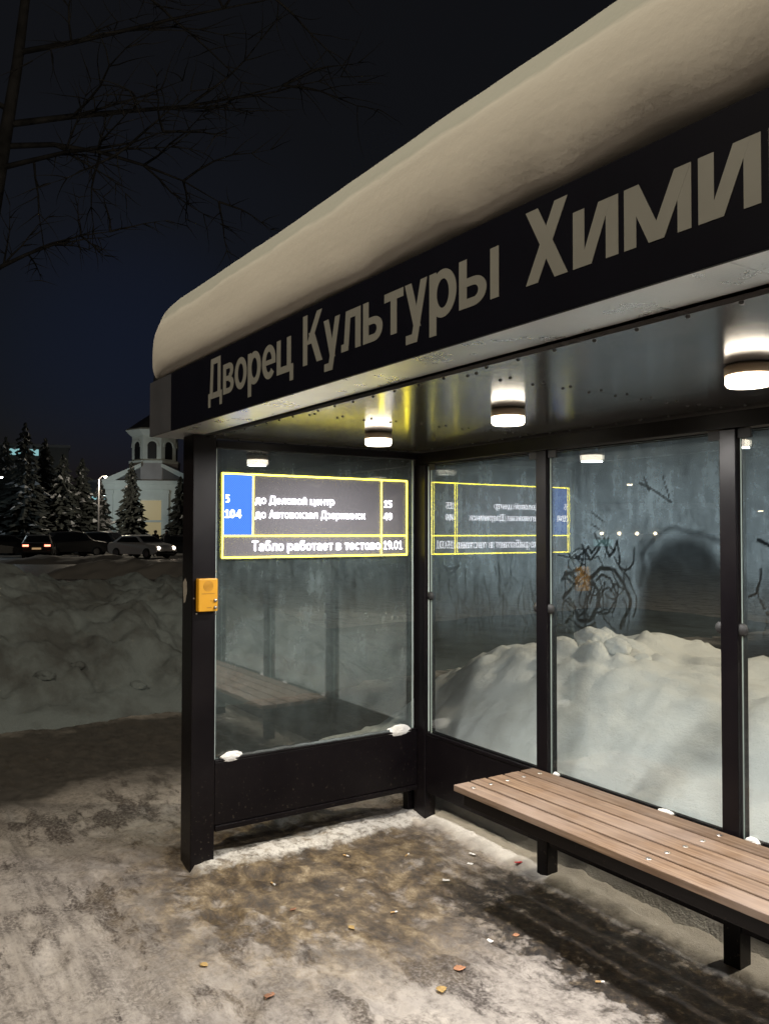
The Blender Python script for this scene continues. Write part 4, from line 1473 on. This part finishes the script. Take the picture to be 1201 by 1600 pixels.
def bare_tree():
    rs = random.Random(21)
    b = at(-75, 12.5)
    t = thing('bare_tree', (b.x, b.y, 0), 'bare birch with thin branches against the night sky at the left', 'tree')
    lean = RT
    mb = MB()
    top = Vector((0, 0, 0)) + lean * 1.15 + Vector((0, 0, 11.2))
    P = [Vector((0, 0, 0)), lean * 0.05 + Vector((0, 0, 2.5)), lean * 0.40 + Vector((0, 0, 5.4)), lean * 0.80 + Vector((0, 0, 8.0)), top]
    mb.tube(P, [0.17, 0.15, 0.11, 0.07, 0.03], 10)
    mb.build('trunk', M['bark'], t, 0, False)

    def branch(mbx, p, d, ln, r, depth):
        n = 5
        pts, q, dd = [p], p.copy(), d.copy()
        for i in range(n):
            dd = (dd + Vector((rs.uniform(-.22, .22), rs.uniform(-.22, .22), rs.uniform(-.16, .10)))).normalized()
            q = q + dd * (ln / n)
            pts.append(q.copy())
        mbx.tube(pts, [r * (1 - .85 * i / n) for i in range(n + 1)], 5)
        if depth > 0:
            for i in range(1, n + 1):
                for _ in range(2):
                    s = Vector((rs.uniform(-1, 1), rs.uniform(-1, 1), rs.uniform(-.5, .6))).normalized()
                    branch(mbx, pts[i], (dd * .7 + s * .8).normalized(), ln * rs.uniform(.3, .5), r * .45, depth - 1)
    fwh = Vector((fw.x, fw.y, 0))
    for z, side, ln, r, rise in ((5.1, 1, 1.9, .035, .45), (5.6, -1, 2.0, .035, .5), (6.6, 1, 2.6, .04, .12), (6.9, 1, 3.4, .045, .28), (7.2, 1, 4.4, .05, .42), (7.4, -1, 2.2, .04, .5), (8.2, 1, 3.6, .04, .35), (9.0, 1, 3.0, .035, .6), (9.2, -1, 2.0, .03, .6)):
        base = lean * (0.05 + 0.1 * z) + Vector((0, 0, z))
        k = 0
        for a_, b_ in zip(P[:-1], P[1:]):
            if a_.z <= z <= b_.z:
                base = a_ + (b_ - a_) * ((z - a_.z) / (b_.z - a_.z))
        bm_ = MB()
        branch(bm_, base, (lean * side + fwh * rs.uniform(-.5, .5) + Vector((0, 0, rise))).normalized(), ln, r, 2)
        bm_.build('branch', M['bark'], t, 0, False)


bare_tree()

# ------------------------------------------------------------------ cars
def car(px, dist, heading, paint, label, lights, name='parked_car', hatch=False):
    """heading: degrees turned from facing the camera toward the right of the photo"""
    c = at(px, dist)
    d = ray_dir(px, 832)
    face = math.atan2(-d.y, -d.x)
    t = thing(name, (c.x, c.y, 0), label, 'car', rz=face + R(heading))
    # profile along +x (front)
    top = [(-2.15, .45), (-2.2, .78), (-2.1, .95), (-1.75, 1.0), (-1.1, 1.40), (-.3, 1.47), (.35, 1.40), (1.05, .98), (1.9, .86), (2.18, .70), (2.2, .42), (1.9, .28), (-1.9, .28)]
    if hatch:
        top = [(-2.1, .45), (-2.18, .85), (-2.05, 1.15), (-1.7, 1.62), (-.3, 1.70), (.4, 1.62), (1.1, 1.08), (1.95, .95), (2.15, .75), (2.18, .42), (1.9, .30), (-1.9, .30)]
    mb = MB()
    n = len(top)
    vs = []
    for y, k in ((-.86, 1), (-.80, 1), (.80, 1), (.86, 1)):
        for x, z in top:
            inset = .0
            yy = y
            if z > 1.02:
                yy = y * (1 - .32 * (z - 1.02) / .6)
            edge = abs(y) > .82
            vs.append((x * (.985 if edge else 1), yy, z - (.015 if edge else 0)))
    fs = []
    for j in range(3):
        for i in range(n):
            i2 = (i + 1) % n
            fs.append((j * n + i, j * n + i2, (j + 1) * n + i2, (j + 1) * n + i))
    mb.add(vs, fs, 0, False)
    mb.add(vs[:n], [tuple(range(n))]); mb.add(vs[-n:], [tuple(range(n))[::-1]])
    body = mb.build('body', paint, t, 0.03, False)
    zt = 1.62 if hatch else 1.38
    zb_ = 1.05 if hatch else 0.99
    xr, xf = (-1.75, .95) if hatch else (-1.45, .92)
    for s in (-1, 1):
        mb = MB()
        f = lambda u, v, q: (u, s * (.862 * (1 - .32 * max(0, v - 1.02) / .6) + q), v)
        mb.prism([(xr + .1, zb_ + .02), (xf - .12, zb_ + .02), (xf - .62, zt - .05), (xr + .45, zt - .05)], f, 0.003, 0.012)
        mb.build('side_window', M['carglass'], t, 0, False)
        for x in (-1.35, 1.35):
            mb = MB()
            mb.lathe([(0.0, s * .70), (.31, s * .70), (.33, s * .74), (.33, s * .87), (.30, s * .895), (.21, s * .895)], (x, 0, .325), 20, axis='y')
            mb.lathe([(.205, s * .886), (.12, s * .875), (0, s * .88)], (x, 0, .325), 14, axis='y', mi=1)
            mb.build('wheel', [M['tyre'], M['pole']], t, 0, False)
    mb = MB()
    a, b = ((.46, 1.585), (1.04, 1.12)) if hatch else ((.42, 1.365), (.99, 1.03))
    nrm = Vector((b[1] - a[1], 0, -(b[0] - a[0]))).normalized() * -0.012
    mb.add([(a[0] + nrm.x, -.6, a[1] + nrm.z), (a[0] + nrm.x, .6, a[1] + nrm.z), (b[0] + nrm.x, .74, b[1] + nrm.z), (b[0] + nrm.x, -.74, b[1] + nrm.z),
            (a[0], -.6, a[1]), (a[0], .6, a[1]), (b[0], .74, b[1]), (b[0], -.74, b[1])], [(0, 1, 2, 3), (4, 7, 6, 5), (0, 4, 5, 1), (1, 5, 6, 2), (2, 6, 7, 3), (3, 7, 4, 0)])
    mb.build('windscreen', M['carglass'], t, 0, False)
    a, b = ((-1.80, 1.56), (-2.06, 1.19)) if hatch else ((-1.20, 1.37), (-1.70, 1.06))
    nrm = Vector((-(a[1] - b[1]), 0, (a[0] - b[0]))).normalized() * 0.012
    mb = MB()
    mb.add([(a[0] + nrm.x, -.58, a[1] + nrm.z), (a[0] + nrm.x, .58, a[1] + nrm.z), (b[0] + nrm.x, .7, b[1] + nrm.z), (b[0] + nrm.x, -.7, b[1] + nrm.z),
            (a[0], -.58, a[1]), (a[0], .58, a[1]), (b[0], .7, b[1]), (b[0], -.7, b[1])], [(0, 1, 2, 3), (4, 7, 6, 5), (0, 4, 5, 1), (1, 5, 6, 2), (2, 6, 7, 3), (3, 7, 4, 0)])
    mb.build('rear_window', M['carglass'], t, 0, False)
    for s in (-1, 1):
        mb = MB()
        mb.lathe([(0.0, 2.222), (.07, 2.218), (.10, 2.20), (.10, 2.12)], (0, s * .62, .66), 14, axis='x')
        mb.build('headlight', M['head'] if lights == 'front' else M['headoff'], t, 0, False)
        mb = MB()
        mb.box(-2.235, -2.19, s * .62 - .17, s * .62 + .17, .74, .86)
        mb.build('tail_light', M['tail'] if lights == 'rear' else M['red'], t, 0, False)
    mb = MB(); mb.box(-2.245, -2.205, -.26, .26, .56, .67); mb.build('number_plate', M['plate'] if lights == 'rear' else M['paper'], t, 0, False)
    mb = MB(); mb.box(2.10, 2.235, -.74, .74, .34, .47); mb.build('bumper', M['dark'], t, 0.02, False)
    mb = MB(); mb.box(-2.235, -2.10, -.78, .78, .36, .5); mb.build('bumper', M['dark'], t, 0.02, False)


car(222, 54, 42, M['white_car'], 'white saloon with lit headlights in front of the church', 'front', 'moving_car')
car(62, 57, 176, M['dark_car'], 'dark car with glowing red tail lights under the left spruces', 'rear', 'moving_car')
car(12, 59, 95, M['dark_car'], 'dark parked car at the far left edge under the spruces', None)
car(123, 60, 80, M['dark_car'], 'black parked van shaped car between the tail lights and the white saloon', None, hatch=True)
car(168, 60, 60, M['dark_car'], 'black parked car just behind the tail of the white saloon', None, hatch=True)
car(90, 63, 85, M['grey_car'], 'grey parked car behind the one with red tail lights', None)
car(288, 58, 60, M['dark_car'], 'dark car half hidden behind the front post', None)

# ------------------------------------------------------------------ two people beyond the white car
def person(px, dist, label, mat, turn, seed):
    c = at(px, dist)
    d = ray_dir(px, 832)
    t = thing('person', (c.x, c.y, 0), label, 'person', rz=math.atan2(-d.y, -d.x) + turn)
    P = {'pel': (0, 0, .95, .17), 'wst': (0, 0, 1.12, .16), 'che': (0, 0, 1.34, .185), 'nec': (0.01, 0, 1.50, .075), 'hea': (0.02, 0, 1.60, .10), 'crn': (.01, 0, 1.69, .085)}
    for s, n in ((1, 'l'), (-1, 'r')):
        P['hip' + n] = (0, s * .10, .88, .125)
        P['kne' + n] = (.05 * (1 if s > 0 else -1), s * .11, .48, .08)
        P['ank' + n] = (-.02, s * .12, .09, .06)
        P['toe' + n] = (.13, s * .13, .05, .05)
        P['shl' + n] = (0, s * .19, 1.42, .095)
        P['elb' + n] = (-.03, s * .27, 1.14, .07)
        P['wri' + n] = (.10, s * .24, .92, .055)
    E_ = [('pel', 'wst'), ('wst', 'che'), ('che', 'nec'), ('nec', 'hea'), ('hea', 'crn')]
    for n in 'lr':
        E_ += [('pel', 'hip' + n), ('hip' + n, 'kne' + n), ('kne' + n, 'ank' + n), ('ank' + n, 'toe' + n), ('che', 'shl' + n), ('shl' + n, 'elb' + n), ('elb' + n, 'wri' + n)]
    ks = list(P)
    me = bpy.data.meshes.new('body')
    me.from_pydata([P[k][:3] for k in ks], [(ks.index(a), ks.index(b)) for a, b in E_], [])
    me.materials.append(mat)
    o = bpy.data.objects.new('body', me)
    C.objects.link(o)
    o.parent = t
    sk = o.modifiers.new('skin', 'SKIN')
    for i, k in enumerate(ks):
        sv = me.skin_vertices[0].data[i]
        sv.radius = (P[k][3], P[k][3])
        sv.use_root = (k == 'pel')
    sk.use_smooth_shade = True
    sb = o.modifiers.new('sub', 'SUBSURF')
    sb.levels = sb.render_levels = 2
    # hooded coat hem and hat
    mb = MB()
    mb.lathe([(.20, .70), (.21, .9), (.19, 1.1), (.215, 1.33), (.17, 1.44), (.08, 1.50)], (0, 0, 0), 18)
    mb.build('coat', mat, t, 0, False)
    mb = MB()
    mb.lathe([(.112, 1.62), (.115, 1.68), (.09, 1.75), (.0, 1.775)], (.01, 0, 0), 14)
    mb.build('hat', M['dark'], t, 0, False)
    mb = MB()
    mb.lathe([(0.0, .118), (.035, .112), (.062, .09), (.07, .06)], (.0, 0, 1.60), 12, axis='x')
    mb.build('face', M['skin'], t, 0, False)


person(243, 56.5, 'person in a dark coat standing behind the white saloon, nearer its middle', M['cloth'], 0.6, 1)
person(261, 56.0, 'person in a dark coat and hat standing at the front of the white saloon', M['cloth2'], -0.9, 2)

# ------------------------------------------------------------------ street lamps
def street_lamp(x, y, z, warm, label, energy=0.0, toward=(1, 0), r=0.14, group='street lamps over the square'):
    t = thing('street_lamp', (x, y, 0), label, 'street lamp', group)
    tw = Vector((toward[0], toward[1], 0)).normalized()
    arm = tw * min(1.2, z * 0.18)
    mb = MB()
    mb.tube([(-arm.x, -arm.y, 0), (-arm.x, -arm.y, z * .5), (-arm.x, -arm.y, z - .1)], [.09, .07, .05], 10)
    mb.build('pole', M['pole'], t, 0, False)
    mb = MB()
    mb.tube([(-arm.x, -arm.y, z - .12), (-arm.x * .5, -arm.y * .5, z + .08), (0, 0, z + .10)], .035, 8)
    mb.build('arm', M['pole'], t, 0, False)
    mb = MB()
    mb.lathe([(0.0, z + .16), (r * .8, z + .14), (r * 1.35, z + .07), (r * 1.4, z + .03), (r * 1.2, z + .03)], (0, 0, 0), 18)
    mb.build('head', M['pole'], t, 0, False)
    mb = MB()
    mb.lathe([(r * 1.15, z + .032), (r * 1.05, z - .02), (r * .6, z - .06), (0, z - .075)], (0, 0, 0), 18)
    mb.build('lens', M['lampo'] if warm else M['lampw'], t, 0, False)
    if energy:
        ld_ = bpy.data.lights.new('lamp_light', 'POINT')
        ld_.energy = energy
        ld_.color = (1.0, 0.86, 0.65) if warm else (0.80, 0.95, 1.0)
        ld_.shadow_soft_size = 0.16
        lo = bpy.data.objects.new('lamp_light', ld_)
        C.objects.link(lo)
        lo.parent = t
        lo.location = (0, 0, z - .22)
    return t


street_lamp(-1.2, -4.7, 8.0, True, 'tall warm street lamp across the kerb behind the camera', STREET_W, (-.2, 1))
street_lamp(0.6, 8.6, 6.6, True, 'added unseen lamp behind the shelter that brightens the snow heap, out of the photo at the right', 1900, (0, -1), .14, 'lamps added behind the stop')  # added lamp, never in view, lifts the heap behind the glass
p = at(165, 62, 745); street_lamp(p.x, p.y, p.z, True, 'warm lamp high up just left of the church roof', 1000, (1, .2), .10)
p = at(163, 74, 773); street_lamp(p.x, p.y, p.z, False, 'cold lamp below the warm one left of the church', 420, (1, .2), .10)
p = at(119, 84, 807); street_lamp(p.x, p.y, p.z, True, 'left lamp of a low pair between the dark spruces', 0, (1, .2), .20)
p = at(129, 84, 806); street_lamp(p.x, p.y, p.z, False, 'right lamp of a low pair between the dark spruces', 150, (1, .2), .15)
p = at(1, 60, 746); street_lamp(p.x, p.y, p.z, False, 'cold lamp at the far left edge among the spruces', 130, (1, .2), .13)
# lamps along the road, seen mirrored in the back glass
for i, ((dx, dy, sl), dist, lab) in enumerate((((-.641, .767, .056), 62, 'lamp behind the camera mirrored high in the second glass panel'), ((-.598, .802, .023), 118, 'distant lamp mirrored low in the second glass panel'),
                                               ((-.549, .836, .049), 70, 'lamp behind the camera mirrored high in the third glass panel'), ((-.529, .849, .024), 112, 'distant lamp mirrored low in the third glass panel'))):
    street_lamp(dx * dist, 5.68 - dy * dist, 1.65 + sl * dist, True, lab, 0, (0, 1), .0024 * dist + .03, 'street lamps along the road behind')
ks_ = thing('kiosk', (-19.5, -18.6, 0), 'dark kiosk with a lit window and four eaves lights, mirrored in the glass', 'kiosk', rz=R(-38))
mb = MB(); mb.box(-3, 3, -3, 0, 0, 2.5); mb.build('walls', M['kiosk'], ks_, 0, False)
mb = MB(); mb.box(-3.2, 3.2, -3.2, .3, 2.503, 2.7); mb.build('roof', M['treesnow'], ks_, 0, False)
for i in range(4):
    mb = MB(); mb.lathe([(0, .13), (.05, .11), (.06, .06), (.06, .003)], (-1.6 + .62 * i, 0, 1.62), 12, axis='y'); mb.build('wall_light', M['lampo'], ks_, 0, False)
mb = MB(); mb.box(-1.9, -1.2, .003, .04, 1.15, 1.40); wn = mb.build('window', M['cyanlit'], ks_, 0, False)

# ------------------------------------------------------------------ litter on the ice
def leaf(x, y, sz, mat, label, rz, curl=.35):
    mb = MB()
    n = 9
    top, bot, mid = [], [], []
    for i in range(n):
        u = i / (n - 1)
        wv = math.sin(math.pi * u ** .75) * .42 * (1 + .12 * math.sin(u * 22))
        z = .25 * curl * (1 - math.cos((u - .4) * 3)) + .02
        mid.append((u - .5, 0, z)); top.append((u - .5, wv, z + curl * wv * .6)); bot.append((u - .5, -wv, z + curl * wv * .9))
    vs = mid + top + bot
    fs = []
    for i in range(n - 1):
        fs += [(i, i + 1, n + i + 1, n + i), (2 * n + i, 2 * n + i + 1, i + 1, i)]
    mb.add([(a * sz, b * sz, c * sz) for a, b, c in vs], fs, 0, True)
    mb.tube([(-.72 * sz, .03 * sz, .05 * sz), (-.5 * sz, 0, .04 * sz)], .012 * sz + .0004, 5)
    o = mb.build('leaf', mat, None)
    so = o.modifiers.new('thick', 'SOLIDIFY'); so.thickness = .0006
    o.location = (x, y, ground_h(x, y) + .002)
    o.rotation_euler = (rnd.uniform(-.15, .15), rnd.uniform(-.15, .15), rz)
    tag(o, label, 'leaf', 'dry leaves on the ice')


leaf(-2.68, 1.29, .048, M['leaf_b'], 'reddish brown dry leaf nearest the bottom edge left of centre', 2.2)
leaf(-2.46, 1.97, .050, M['leaf_o'], 'pale orange dry leaf on the ice, upper of the two in front of the bench', 1.1)
leaf(-2.39, 1.83, .046, M['leaf_y'], 'flat tan dry leaf on the ice, lower of the two in front of the bench', -.5)
leaf(-3.00, 1.17, .036, M['leaf_y'], 'small yellow dry leaf on the ice at the lower left', .4)
leaf(-3.24, 1.67, .034, M['leaf_b'], 'small reddish dry leaf out in the middle of the trodden ice', 1.9)
leaf(-2.95, 1.79, .034, M['leaf_y'], 'pale yellow leaf scrap near the centre of the ice', .2)
leaf(-2.53, 2.32, .028, M['leaf_o'], 'tiny orange leaf scrap at the edge of the bench shadow', .9)


def scrap(x, y, w_, l_, mat, label, rz, cat='litter', name='paper_scrap'):
    mb = MB()
    vs, fs = [], []
    for i in range(5):
        for j in range(4):
            u, v = i / 4 - .5, j / 3 - .5
            vs.append((u * l_, v * w_, .004 + .25 * w_ * (.5 + .5 * nz(u * 3 + x * 9, v * 3 + y * 9, 1, 1, 2))))
    fs = [(i * 4 + j, i * 4 + j + 1, (i + 1) * 4 + j + 1, (i + 1) * 4 + j) for i in range(4) for j in range(3)]
    mb.add(vs, fs)
    o = mb.build(name, mat, None)
    so = o.modifiers.new('thick', 'SOLIDIFY'); so.thickness = .0008
    o.location = (x, y, ground_h(x, y) + .001)
    o.rotation_euler = (0, 0, rz)
    tag(o, label, cat)


scrap(-3.03, 2.80, .016, .050, M['red'], 'red wrapper strip on the snow left of the bench', 1.15, name='wrapper')
scrap(-3.19, 2.62, .020, .028, M['paper'], 'crumpled white paper scrap between the corner and the bench', .5)
scrap(-3.27, 2.70, .018, .036, M['paper'], 'thin white paper scrap a little behind the crumpled one', .2)
scrap(-3.10, 2.40, .022, .034, M['paper'], 'pale paper fleck on the ice left of the bench end', .9)
scrap(-2.58, 2.22, .020, .028, M['paper'], 'white scrap on the ice in front of the bench', .3)


def butt(x, y, rz, label):
    mb = MB()
    mb.tube([(-.014, 0, .0045), (.006, 0, .0045)], .004, 8, 0); mb.tube([(.0062, 0, .0045), (.019, 0, .005)], .0039, 8, 1)
    o = mb.build('cigarette_butt', [M['butt'], M['paper']], None)
    o.location = (x, y, ground_h(x, y) + .001)
    o.rotation_euler = (0, 0, rz)
    tag(o, label, 'cigarette butt', 'cigarette butts on the ice')


butt(-2.10, 2.33, .9, 'cigarette butt in the bench shadow near the bottom right')
butt(-3.62, 2.16, .4, 'cigarette butt on the brown grit below the display')
butt(-3.45, 2.42, 2.0, 'cigarette butt on the grit towards the back corner')
butt(-2.98, 2.02, 1.3, 'cigarette butt on bare ice in the middle of the floor')
butt(-3.55, 1.72, .1, 'cigarette butt close to the white strip by the end wall')
